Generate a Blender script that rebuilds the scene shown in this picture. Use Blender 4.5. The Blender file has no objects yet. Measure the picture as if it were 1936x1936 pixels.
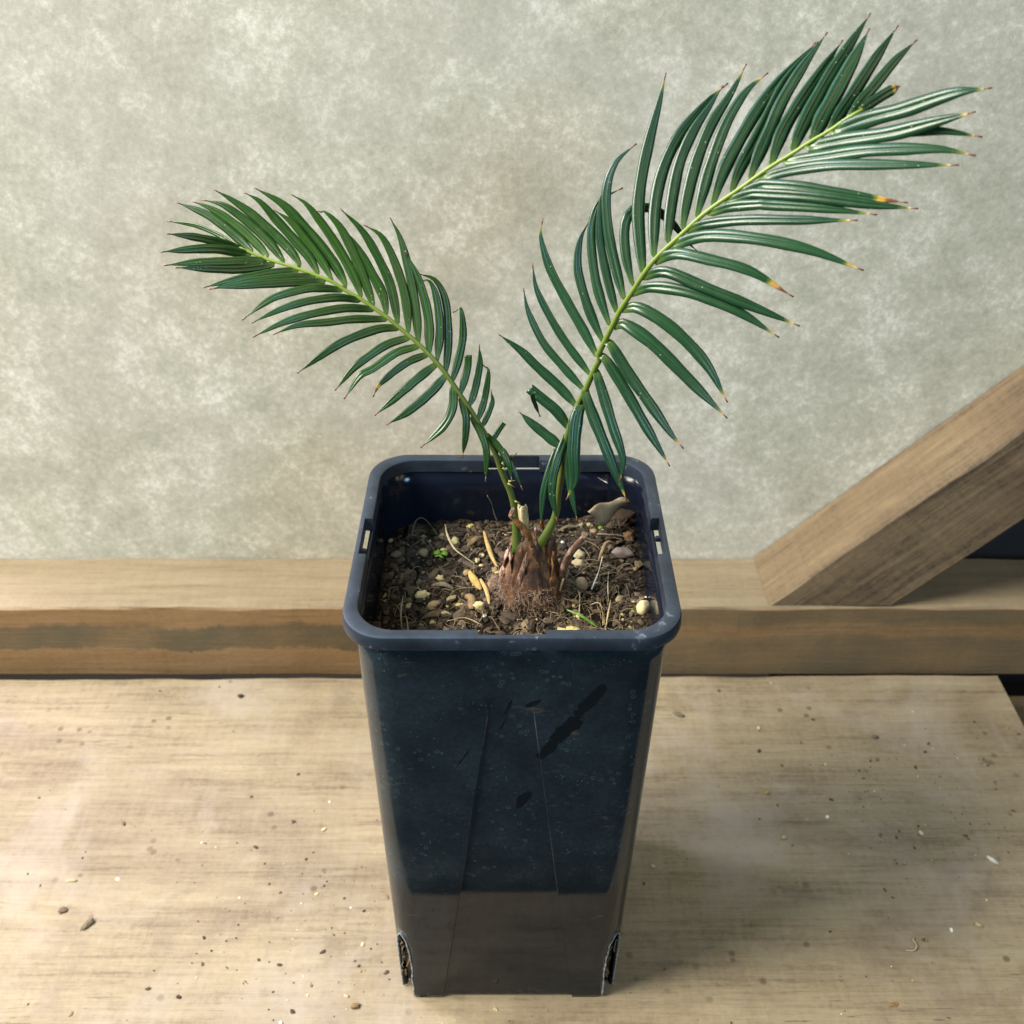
import bpy, bmesh, math, random
from mathutils import Vector, noise, Matrix
random.seed(7)
R=math.radians
sc=bpy.context.scene
# ---------------------------------------------------------------- camera
cam=bpy.data.objects.new('camera',bpy.data.cameras.new('camera')); sc.collection.objects.link(cam)
cam.location=(0,-.379,.5246); cam.rotation_euler=(R(90-34.7),0,0)
cam.data.sensor_width=36; cam.data.lens=36*2108/1936; cam.data.clip_start=.01; cam.data.clip_end=50
cam.data.dof.use_dof=True; cam.data.dof.focus_distance=.445; cam.data.dof.aperture_fstop=18
sc.camera=cam
# ---------------------------------------------------------------- world and lamps (indoor potting bench)
wd=bpy.data.worlds.new('World'); sc.world=wd; wd.use_nodes=True
bg=wd.node_tree.nodes['Background']; bg.inputs[0].default_value=(.75,.88,1,1); bg.inputs[1].default_value=.06
def area(name,loc,target,size,power,color):
    l=bpy.data.lights.new(name,'AREA'); l.shape='DISK'; l.size=size; l.energy=power; l.color=color
    o=bpy.data.objects.new(name,l); sc.collection.objects.link(o); o.location=loc
    o.rotation_euler=(Vector(target)-Vector(loc)).to_track_quat('-Z','Y').to_euler(); return o
area('warm_lamp',(-1.22,-.28,1.36),(.03,.12,.14),.85,74,(1,.95,.845))
area('warm_fill',(1.05,-.85,1.35),(.10,-.02,.05),.80,6,(1,.87,.60))  # unseen warm fill added to lighten the shadow on the right
area('front_window',(.52,-1.30,.92),(.05,0,.25),.36,8,(.40,.70,1))
area('window_light',(-1.0,.48,.95),(-.05,0,.05),.34,18,(.92,.84,1))
area('cool_lamp',(-.34,.22,1.20),(.10,0,.25),.42,3.5,(.36,.66,1))
sc.view_settings.view_transform='Standard'; sc.view_settings.look='None'; sc.view_settings.exposure=0; sc.view_settings.gamma=1
sc.render.engine='CYCLES'
# ---------------------------------------------------------------- helpers
def tag(o,label=None,cat=None,group=None,kind=None):
    if label: o['label']=label
    if cat: o['category']=cat
    if group: o['group']=group
    if kind: o['kind']=kind
    return o
def link(name,me,mat,parent=None,smooth=True):
    o=bpy.data.objects.new(name,me); sc.collection.objects.link(o)
    if mat: me.materials.append(mat)
    if smooth: me.polygons.foreach_set('use_smooth',[True]*len(me.polygons))
    if parent: o.parent=parent
    return o
def mesh(name,v,f):
    me=bpy.data.meshes.new(name); me.from_pydata([tuple(p) for p in v],[],f); me.update(); return me
def empty(name,loc=(0,0,0)):
    o=bpy.data.objects.new(name,None); sc.collection.objects.link(o); o.location=loc; o.empty_display_size=.01; return o
def N(t,kind,**kw):
    n=t.nodes.new(kind)
    for k,v in kw.items():
        if k=='inp':
            for a,b in v.items():
                if isinstance(b,bpy.types.NodeSocket): t.links.new(b,n.inputs[a])
                else: n.inputs[a].default_value=b
        else: setattr(n,k,v)
    return n
def newmat(name):
    m=bpy.data.materials.new(name); m.use_nodes=True; t=m.node_tree
    return m,t,t.nodes['Principled BSDF']
def coords(t,scale=(1,1,1),loc=(0,0,0),rot=(0,0,0),src='Object'):
    tc=N(t,'ShaderNodeTexCoord'); return N(t,'ShaderNodeMapping',inp={0:tc.outputs[src],1:loc,2:rot,3:scale}).outputs[0]
def nz(t,vec,scale,detail=4,rough=.55,dist=0):
    return N(t,'ShaderNodeTexNoise',inp={'Vector':vec,'Scale':scale,'Detail':detail,'Roughness':rough,'Distortion':dist}).outputs[0]
def ramp(t,fac,stops):
    n=N(t,'ShaderNodeValToRGB',inp={0:fac}); e=n.color_ramp.elements
    while len(e)<len(stops): e.new(.5)
    for i,(p,c) in enumerate(stops):
        e[i].position=p; e[i].color=(c if len(c)==4 else (*c,1)) if not isinstance(c,(int,float)) else (c,c,c,1)
    return n.outputs[0]
def mix(t,fac,a,b,mode='MIX'):
    n=N(t,'ShaderNodeMix',data_type='RGBA',blend_type=mode)
    for k,v in ((0,fac),(6,a),(7,b)):
        if isinstance(v,bpy.types.NodeSocket): t.links.new(v,n.inputs[k])
        elif isinstance(v,(int,float)): n.inputs[k].default_value=v if k==0 else (v,v,v,1)
        else: n.inputs[k].default_value=(*v,1)
    return n.outputs[2]
def mth(t,op,a,b=0.,c=0.,clamp=False):
    n=N(t,'ShaderNodeMath',operation=op,use_clamp=clamp)
    for i,v in enumerate((a,b,c)):
        if isinstance(v,bpy.types.NodeSocket): t.links.new(v,n.inputs[i])
        else: n.inputs[i].default_value=v
    return n.outputs[0]
def bump(t,p,h,strength,dist):
    b=N(t,'ShaderNodeBump',inp={'Strength':strength,'Distance':dist,'Height':h}); t.links.new(b.outputs[0],p.inputs['Normal'])
def setin(t,p,k,v):
    if isinstance(v,bpy.types.NodeSocket): t.links.new(v,p.inputs[k])
    else: p.inputs[k].default_value=(*v,1) if isinstance(v,tuple) else v
def fbm(p,o=4): return noise.fractal(Vector(p),1.0,2.0,o)
# ---------------------------------------------------------------- materials
def wall_mat():
    m,t,p=newmat('cement_board')
    c=coords(t)
    big=nz(t,c,4.5,3,.6,.4); med=nz(t,c,38,5,.62,.3); fine=nz(t,c,240,6,.85); str_=nz(t,coords(t,(1,1,.22)),24,3,.6)
    v=mth(t,'ADD',mth(t,'MULTIPLY',med,.38),mth(t,'MULTIPLY',fine,.62))
    v=mth(t,'ADD',v,mth(t,'MULTIPLY',mth(t,'SUBTRACT',big,.5),.15))
    v=mth(t,'ADD',v,mth(t,'MULTIPLY',mth(t,'SUBTRACT',str_,.5),.12))
    col=ramp(t,v,[(.36,(.37,.365,.29)),(.45,(.455,.45,.37)),(.525,(.535,.525,.44)),(.585,(.66,.65,.57)),(.68,(.84,.83,.76))])
    tint=nz(t,c,7,2)
    col=mix(t,ramp(t,tint,[(.45,0),(.62,.55)]),col,mix(t,.5,col,(.47,.45,.42)))
    # sparse pale chips
    vo=N(t,'ShaderNodeTexVoronoi',feature='F1',inp={'Vector':c,'Scale':16})
    chips=ramp(t,vo.outputs[0],[(.0,1),(.02,1),(.03,0)])
    col=mix(t,mth(t,'MULTIPLY',chips,.55),col,(.75,.74,.68))
    setin(t,p,'Base Color',col); setin(t,p,'Roughness',.85)
    bump(t,p,fine,.22,.0007); return m
def wood_mat(name,pale,mid,dark,stain,grain_axis='X',ring=1.0,seed=0.,band=None,rough=.7,stainamt=.6,specks=True,cracks=False):
    m,t,p=newmat(name)
    s={'X':(1,9,9),'Z':(9,9,1)}[grain_axis]
    c0=coords(t,loc=(seed,seed*.7,seed*.3)); c=coords(t,s,loc=(seed,seed*.7,seed*.3))
    g1=nz(t,c,9,5,.6,.6); g2=nz(t,coords(t,tuple(k*(1 if k==1 else 2.6) for k in s),loc=(seed,0,0)),16,5,.7); g3=nz(t,c0,300,3,.7)
    blot=nz(t,coords(t,(1,1.8,1.8),loc=(seed,0,0)),7,4,.6,.5)
    saw=nz(t,coords(t,(26,1.4,1.4),loc=(seed,3,0),rot=(0,0,.12)),9,3,.6)
    v=mth(t,'ADD',mth(t,'MULTIPLY',g1,.42*ring),mth(t,'MULTIPLY',g2,.36)); v=mth(t,'ADD',v,mth(t,'MULTIPLY',g3,.20)); v=mth(t,'ADD',v,mth(t,'MULTIPLY',saw,.12))
    o=.42*ring*.5+.18+.10+.06
    col=ramp(t,v,[(o-.13,dark),(o-.02,mid),(o+.12,pale)])
    col=mix(t,mth(t,'MULTIPLY',ramp(t,blot,[(.48,0),(.68,1)]),stainamt),col,stain,'MULTIPLY')
    f5=nz(t,coords(t,tuple(k*(1.5 if k==1 else 4.2) for k in s),loc=(seed,1,0)),40,4,.7)
    col=mix(t,ramp(t,f5,[(.34,.28),(.46,0)]),col,dark); col=mix(t,ramp(t,f5,[(.58,0),(.74,.3)]),col,pale)
    if cracks:
        ck=nz(t,coords(t,(.55,15,15),loc=(2,0,0)),9,3,.6,.5); ckm=nz(t,coords(t,(1,1.3,1),loc=(5,0,0)),8,2)
        line=mth(t,'LESS_THAN',mth(t,'ABSOLUTE',mth(t,'SUBTRACT',ck,.5)),.0045)
        col=mix(t,mth(t,'MULTIPLY',line,ramp(t,ckm,[(.50,0),(.60,.75)])),col,(.10,.07,.045))
        gr=ramp(t,nz(t,coords(t,(1,1,1),loc=(9,2,0)),28,6,.75,.4),[(.52,0),(.72,.6)]); col=mix(t,gr,col,(.17,.125,.085))
        pk=ramp(t,nz(t,coords(t,(1.2,1,1),loc=(1,7,0)),10,5,.7,.4),[(.50,0),(.66,.55)]); col=mix(t,pk,col,(.37,.31,.245))
        # scattered knots
        for kx,ky,kr in ((.185,.045,.016),(-.30,.10,.020),(.07,-.085,.011)):
            d=N(t,'ShaderNodeVectorMath',operation='LENGTH',inp={0:N(t,'ShaderNodeMapping',vector_type='TEXTURE',inp={0:N(t,'ShaderNodeTexCoord').outputs['Object'],1:(kx,ky,0),3:(kr*1.7,kr,1)}).outputs[0]}).outputs['Value']
            w=mth(t,'ADD',d,mth(t,'MULTIPLY',mth(t,'SUBTRACT',g1,.5),.9)); rg=mth(t,'SINE',mth(t,'MULTIPLY',w,19.))
            k=mth(t,'MULTIPLY',ramp(t,w,[(.2,.8),(1.0,0)]),ramp(t,rg,[(.2,.15),(.9,.6)])); col=mix(t,k,col,(.19,.125,.07))
    if band: col=band(t,c0,col)
    if specks:
        vo=N(t,'ShaderNodeTexVoronoi',feature='F1',inp={'Vector':c0,'Scale':70})
        k=nz(t,c0,11,2)
        sp=mth(t,'MULTIPLY',ramp(t,vo.outputs[0],[(0,1),(.10,.9),(.17,0)]),ramp(t,k,[(.5,0),(.62,.8)]))
        col=mix(t,sp,col,(.10,.065,.035))
    setin(t,p,'Base Color',col); setin(t,p,'Roughness',rough)
    bump(t,p,mth(t,'ADD',g2,mth(t,'MULTIPLY',g3,.6)),.45,.0008); return m
def batten_band(t,c0,col):
    # weathered grey-brown water mark wandering along the orange sawn face
    sx=N(t,'ShaderNodeSeparateXYZ',inp={0:N(t,'ShaderNodeTexCoord').outputs['Object']})
    n=nz(t,coords(t,(5,0,0)),2.2,4,.6); n2=nz(t,coords(t,(90,0,30)),1,5,.8)
    z=mth(t,'ADD',sx.outputs[2],mth(t,'ADD',mth(t,'MULTIPLY',mth(t,'SUBTRACT',n,.5),.024),mth(t,'MULTIPLY',mth(t,'SUBTRACT',n2,.5),.012)))
    edge=mth(t,'MULTIPLY',ramp(t,mth(t,'MULTIPLY',z,10.),[(.375,1),(.41,0)]),ramp(t,mth(t,'MULTIPLY',z,10.),[(.185,0),(.195,1)]))
    right=mth(t,'MULTIPLY',mth(t,'GREATER_THAN',sx.outputs[0],.075),ramp(t,mth(t,'MULTIPLY',mth(t,'ABSOLUTE',mth(t,'SUBTRACT',z,.035)),60.),[(.18,.15),(.50,.85)]))
    right=mth(t,'MULTIPLY',right,.9)
    left=mth(t,'LESS_THAN',sx.outputs[0],.075)
    k=mth(t,'MAXIMUM',mth(t,'MULTIPLY',edge,left),right)
    k=mth(t,'MULTIPLY',k,mth(t,'LESS_THAN',sx.outputs[2],.0525))
    k=mth(t,'MULTIPLY',k,ramp(t,nz(t,c0,22,3),[(.25,.35),(.6,.9)]))
    # top face is grey, the sawn front orange
    top=mth(t,'GREATER_THAN',sx.outputs[2],.0535)
    col=mix(t,top,mix(t,k,mix(t,.5,col,(.29,.145,.045)),(.10,.085,.050)),mix(t,.35,col,(.31,.25,.165)))
    return col
M={}
M['wall']=wall_mat()
M['plank']=wood_mat('bench_plank_wood',(.352,.286,.180),(.275,.215,.130),(.160,.118,.068),(.62,.58,.60),ring=.9,stainamt=.7,cracks=True)
M['batten']=wood_mat('batten_wood',(.30,.24,.15),(.225,.165,.095),(.13,.092,.052),(.7,.66,.6),seed=3.1,band=batten_band,specks=False)
M['brace']=wood_mat('brace_wood',(.245,.175,.098),(.175,.122,.068),(.08,.055,.034),(.60,.52,.54),seed=7.3,specks=False,stainamt=.8)
M['shadow_dark'],t,p=newmat('shadow_dark'); setin(t,p,'Base Color',mix(t,nz(t,coords(t),40,3),(.018,.019,.024),(.035,.035,.04))); setin(t,p,'Roughness',.8)  # near-black colour that paints the deep shadow under the brace
M['floor'],t,p=newmat('dark_floor'); setin(t,p,'Base Color',mix(t,nz(t,coords(t),6,4),(.02,.016,.012),(.05,.04,.028))); setin(t,p,'Roughness',.9)
def simple(name,a,b,scale=900,rough=.75,bumpd=.0004,spec=.4):
    m,t,p=newmat(name); c=coords(t); n=nz(t,c,scale,4,.65)
    setin(t,p,'Base Color',mix(t,ramp(t,n,[(.35,0),(.65,1)]),a,b)); setin(t,p,'Roughness',rough); p.inputs['Specular IOR Level'].default_value=spec
    if bumpd: bump(t,p,n,.6,bumpd)
    return m
M['tan']=simple('pebble_tan',(.30,.20,.10),(.42,.30,.16)); M['cream']=simple('pebble_cream',(.50,.40,.20),(.66,.55,.32)); M['cream2']=simple('pale_dry',(.36,.28,.15),(.52,.42,.25))
M['grit']=simple('grit_pale',(.50,.40,.17),(.68,.58,.30)); M['white']=simple('white_fleck',(.70,.66,.52),(.85,.82,.70)); M['yellow']=simple('yellow_stone',(.50,.40,.13),(.66,.55,.24),500)
M['greybrown']=simple('grey_brown',(.12,.09,.055),(.20,.16,.10)); M['mauve']=simple('mauve_stone',(.17,.13,.11),(.28,.22,.19),500); M['ochre']=simple('ochre_leaf',(.30,.20,.07),(.44,.31,.12),500)
M['ochre2']=simple('golden_leaf',(.36,.22,.05),(.5,.33,.10),500); M['brownleaf']=simple('brown_leaf',(.16,.10,.045),(.27,.18,.085),500); M['orangebark']=simple('orange_bark',(.22,.10,.03),(.38,.22,.09),600)
M['clod']=simple('soil_clod_mat',(.035,.022,.015),(.12,.08,.06),900,.95,.0015,.1); M['green']=simple('sprout_green',(.12,.24,.02),(.20,.35,.04),500,.5); M['green2']=simple('leaflet_green',(.06,.16,.015),(.12,.24,.03),500,.4)
def soil_mat():
    m,t,p=newmat('potting_soil'); c=coords(t)
    n=nz(t,c,420,6,.75); n2=nz(t,c,90,4,.6)
    v=mth(t,'ADD',mth(t,'MULTIPLY',n,.6),mth(t,'MULTIPLY',n2,.4))
    setin(t,p,'Base Color',ramp(t,v,[(.38,(.006,.004,.003)),(.50,(.022,.016,.009)),(.59,(.065,.046,.024)),(.69,(.18,.13,.06))])); setin(t,p,'Roughness',.95); p.inputs['Specular IOR Level'].default_value=.15
    bump(t,p,n,.9,.0015); return m
M['soil']=soil_mat()
def crumb_mat():
    m,t,p=newmat('soil_crumb'); g=N(t,'ShaderNodeNewGeometry')
    setin(t,p,'Base Color',ramp(t,g.outputs['Random Per Island'],[(0,(.018,.012,.008)),(.5,(.045,.030,.016)),(.85,(.085,.058,.030)),(.96,(.17,.12,.065)),(1,(.42,.34,.17))])); setin(t,p,'Roughness',.9); return m
M['crumb']=crumb_mat()
def flake_mat():
    m,t,p=newmat('bark_flake'); g=N(t,'ShaderNodeNewGeometry'); n=nz(t,coords(t),700,4,.7)
    col=ramp(t,g.outputs['Random Per Island'],[(0,(.03,.018,.010)),(.5,(.075,.048,.026)),(.85,(.13,.09,.05)),(1,(.22,.16,.11))])
    setin(t,p,'Base Color',mix(t,n,mix(t,.6,col,(.02,.013,.008)),col)); setin(t,p,'Roughness',.85); bump(t,p,n,.8,.0008); return m
M['flake']=flake_mat()
def speck_mat():
    m,t,p=newmat('bench_specks'); g=N(t,'ShaderNodeNewGeometry')
    setin(t,p,'Base Color',ramp(t,g.outputs['Random Per Island'],[(0,(.05,.03,.02)),(.6,(.12,.08,.045)),(.8,(.28,.19,.08)),(.9,(.6,.5,.3)),(1,(.85,.82,.72))])); setin(t,p,'Roughness',.8); return m
M['specks']=speck_mat()
def pot_mat():
    m,t,p=newmat('black_pot_plastic'); tc=N(t,'ShaderNodeTexCoord'); c=tc.outputs['Object']
    sx=N(t,'ShaderNodeSeparateXYZ',inp={0:c})
    # dried water rings
    vo=N(t,'ShaderNodeTexVoronoi',feature='F1',inp={'Vector':c,'Scale':230,'Randomness':1}); d=vo.outputs[0]
    ring=ramp(t,d,[(.10,0),(.20,.9),(.26,.1),(.30,0)])
    fac=ramp(t,N(t,'ShaderNodeTexNoise',inp={'Vector':vo.outputs['Position'],'Scale':60.}).outputs[0],[(.50,0),(.62,1)])
    ring=mth(t,'MULTIPLY',ring,fac)
    vs=N(t,'ShaderNodeTexVoronoi',feature='F1',inp={'Vector':c,'Scale':520}); spk=mth(t,'MULTIPLY',ramp(t,vs.outputs[0],[(0,1),(.12,1),(.2,0)]),ramp(t,nz(t,c,70,2),[(.54,0),(.66,1)]))
    dust=nz(t,c,34,5,.65); film=nz(t,c,520,3,.7)
    hi=ramp(t,mth(t,'ADD',sx.outputs[2],mth(t,'MULTIPLY',mth(t,'SUBTRACT',dust,.5),.02)),[(.088,0),(.102,1)])   # limescale film only on the upper part of the walls
    film2=mth(t,'MULTIPLY',mth(t,'MULTIPLY',ramp(t,dust,[(.35,.35),(.7,1)]),ramp(t,film,[(.3,.5),(.7,1)])),mth(t,'ADD',mth(t,'MULTIPLY',hi,.8),.2))
    # clean wet-looking smears
    masks=None
    wob=mth(t,'MULTIPLY',mth(t,'SUBTRACT',nz(t,c,190,3,.6),.5),1.5)
    for cx,cz,a,b,ang in ((.0300,.2120,.0115,.0030,57),(.0215,.1970,.0125,.0036,55),(.0150,.1865,.0085,.0027,60),(.0085,.2122,.0042,.0013,32),(.0050,.1535,.0062,.0026,65),(-.0015,.2095,.0052,.0006,72),(-.0036,.2000,.004,.0005,70),(-.0195,.1815,.006,.0004,62)):
        mp=N(t,'ShaderNodeMapping',vector_type='TEXTURE',inp={0:c,1:(cx,0,cz),2:(0,R(-ang),0),3:(a,10,b)})
        ln=N(t,'ShaderNodeVectorMath',operation='LENGTH',inp={0:mp.outputs[0]}).outputs['Value']
        k=ramp(t,mth(t,'ADD',ln,wob),[(.88,1),(1.02,0)])
        masks=k if masks is None else mth(t,'MAXIMUM',masks,k)
    masks=mth(t,'MULTIPLY',masks,mth(t,'LESS_THAN',sx.outputs[1],-.05))
    keep=mth(t,'SUBTRACT',1,masks)
    marks=mth(t,'MULTIPLY',mth(t,'ADD',mth(t,'MULTIPLY',ring,.20),mth(t,'MULTIPLY',spk,.45)),keep)
    col=mix(t,mth(t,'MULTIPLY',film2,keep),(.007,.011,.014),(.030,.048,.060))
    col=mix(t,mth(t,'MULTIPLY',marks,hi),col,(.20,.27,.30))
    mud=mth(t,'MULTIPLY',ramp(t,nz(t,coords(t,(1,1,2.5)),55,4,.6),[(.64,0),(.74,.6)]),keep)
    col=mix(t,mud,col,(.12,.10,.065))
    # the inside of the pot carries no limescale
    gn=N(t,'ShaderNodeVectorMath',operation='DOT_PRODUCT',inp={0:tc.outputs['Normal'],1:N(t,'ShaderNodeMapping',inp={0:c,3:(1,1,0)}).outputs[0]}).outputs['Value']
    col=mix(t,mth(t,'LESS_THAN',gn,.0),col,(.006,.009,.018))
    setin(t,p,'Base Color',col)
    setin(t,p,'Roughness',mix(t,keep,.16,mix(t,mth(t,'MULTIPLY',film2,hi),.055,.26)))
    p.inputs['Specular IOR Level'].default_value=.33
    bump(t,p,mth(t,'ADD',film,dust),.04,.0002); return m
M['pot']=pot_mat()
M['slotedge']=simple('scuffed_plastic_edge',(.10,.12,.13),(.50,.53,.52),500,.6)
def rim_mat():
    m,t,p=newmat('pot_rim_plastic'); c=coords(t); n=nz(t,c,60,5,.65); f=nz(t,c,700,3,.7)
    scr=nz(t,coords(t,(1,1,1),rot=(0,0,.6)),300,3)
    col=mix(t,ramp(t,n,[(.35,0),(.7,1)]),(.014,.020,.030),(.033,.045,.064)); col=mix(t,ramp(t,mth(t,'MULTIPLY',n,scr),[(.33,0),(.42,.5)]),col,(.22,.25,.28))
    g=nz(t,coords(t,loc=(.3,.1,0)),38,4,.7); col=mix(t,ramp(t,g,[(.64,0),(.72,.8)]),col,(.05,.035,.022))
    setin(t,p,'Base Color',col); setin(t,p,'Roughness',.40); bump(t,p,f,.1,.0003); return m
M['rim']=rim_mat()
def leaf_mat(name,ca,cb,cc):
    m,t,p=newmat(name); a=N(t,'ShaderNodeAttribute',attribute_name='leaf'); s=N(t,'ShaderNodeSeparateXYZ',inp={0:a.outputs['Vector']})
    tt,burn,rnd=s.outputs[0],s.outputs[1],s.outputs[2]
    b=N(t,'ShaderNodeAttribute',attribute_name='cross'); u=b.outputs['Fac']
    c=coords(t); n=nz(t,c,260,3,.6); n2=nz(t,c,1500,2,.6)
    g=mix(t,rnd,ca,cb); g=mix(t,ramp(t,n,[(.4,0),(.7,.4)]),g,cc)
    mid=ramp(t,mth(t,'ABSOLUTE',u),[(0,.3),(.16,.08),(.25,0)]); g=mix(t,mid,g,(.05,.12,.022))
    g=mix(t,ramp(t,tt,[(0,.8),(.04,.4),(.12,0)]),g,(.12,.19,.03))
    # pale specks on the blades
    vo=N(t,'ShaderNodeTexVoronoi',feature='F1',inp={'Vector':c,'Scale':620}); g=mix(t,mth(t,'MULTIPLY',ramp(t,vo.outputs[0],[(0,1),(.1,1),(.16,0)]),ramp(t,nz(t,c,100,2),[(.57,0),(.64,.7)])),g,(.45,.5,.3))
    x=mth(t,'ADD',tt,mth(t,'MULTIPLY',mth(t,'SUBTRACT',n,.5),.10)); x=mth(t,'ADD',x,mth(t,'MULTIPLY',burn,.11))
    g=mix(t,ramp(t,x,[(.95,0),(.99,.8)]),g,(.24,.26,.03)); g=mix(t,ramp(t,x,[(.985,0),(1.01,1)]),g,(.46,.26,.05)); g=mix(t,ramp(t,mth(t,'SUBTRACT',x,.06),[(.98,0),(1,.95)]),g,(.13,.05,.025))
    setin(t,p,'Base Color',g); setin(t,p,'Roughness',mix(t,n,.25,.34)); p.inputs['Specular IOR Level'].default_value=.45
    p.inputs['Coat Weight'].default_value=.0; p.inputs['Coat Roughness'].default_value=.20; p.inputs['Coat Tint'].default_value=(.75,.9,1,1)
    bump(t,p,n2,.10,.0003); return m
M['leaf']=leaf_mat('left_leaflet',(.010,.042,.005),(.020,.064,.007),(.034,.082,.011))
M['leaf2']=leaf_mat('right_leaflet',(.008,.036,.014),(.014,.052,.020),(.022,.068,.026))  # right frond leaflets: darker, bluer green than the left ones
def rachis_mat():
    m,t,p=newmat('palm_rachis'); a=N(t,'ShaderNodeAttribute',attribute_name='leaf'); s=N(t,'ShaderNodeSeparateXYZ',inp={0:a.outputs['Vector']})
    n=nz(t,coords(t),260,4)
    col=ramp(t,s.outputs[0],[(0,(.07,.12,.02)),(.22,(.12,.15,.03)),(.4,(.12,.175,.025)),(.75,(.19,.27,.035)),(1,(.22,.31,.04))])
    col=mix(t,ramp(t,n,[(.45,0),(.75,.5)]),col,mix(t,.5,col,(.16,.12,.03)))
    setin(t,p,'Base Color',col); setin(t,p,'Roughness',.42); bump(t,p,n,.3,.0004); return m
M['rachis']=rachis_mat()
def caudex_mat(name,a,b,c3):
    m,t,p=newmat(name); n=nz(t,coords(t,(1,1,.35)),420,5,.7,.6); k=nz(t,coords(t),150,4,.6)
    v=mth(t,'ADD',mth(t,'MULTIPLY',n,.55),mth(t,'MULTIPLY',k,.45))
    setin(t,p,'Base Color',ramp(t,v,[(.36,a),(.50,b),(.64,c3)])); setin(t,p,'Roughness',.6); bump(t,p,v,.9,.0012); return m
M['caudex']=caudex_mat('caudex_bark',(.012,.006,.004),(.06,.026,.010),(.24,.11,.045))
M['scale']=caudex_mat('scale_leaf',(.035,.016,.009),(.19,.095,.055),(.56,.40,.31))
M['scale2']=caudex_mat('scale_orange',(.035,.015,.006),(.21,.085,.020),(.46,.23,.07))
M['straw']=caudex_mat('straw_stub',(.28,.19,.08),(.52,.40,.20),(.78,.68,.44))
M['hair']=simple('root_hair',(.17,.11,.07),(.36,.26,.19),300,.8,0)
M['spine']=simple('spine_yellow',(.34,.34,.08),(.48,.46,.16),300,.5,0)
M['dryleaf']=simple('curled_dry_leaf',(.24,.175,.10),(.40,.30,.18),260,.7,.0006)
M['fibre']=simple('soil_fibre',(.10,.07,.04),(.30,.23,.13),60,.85,0)
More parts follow.
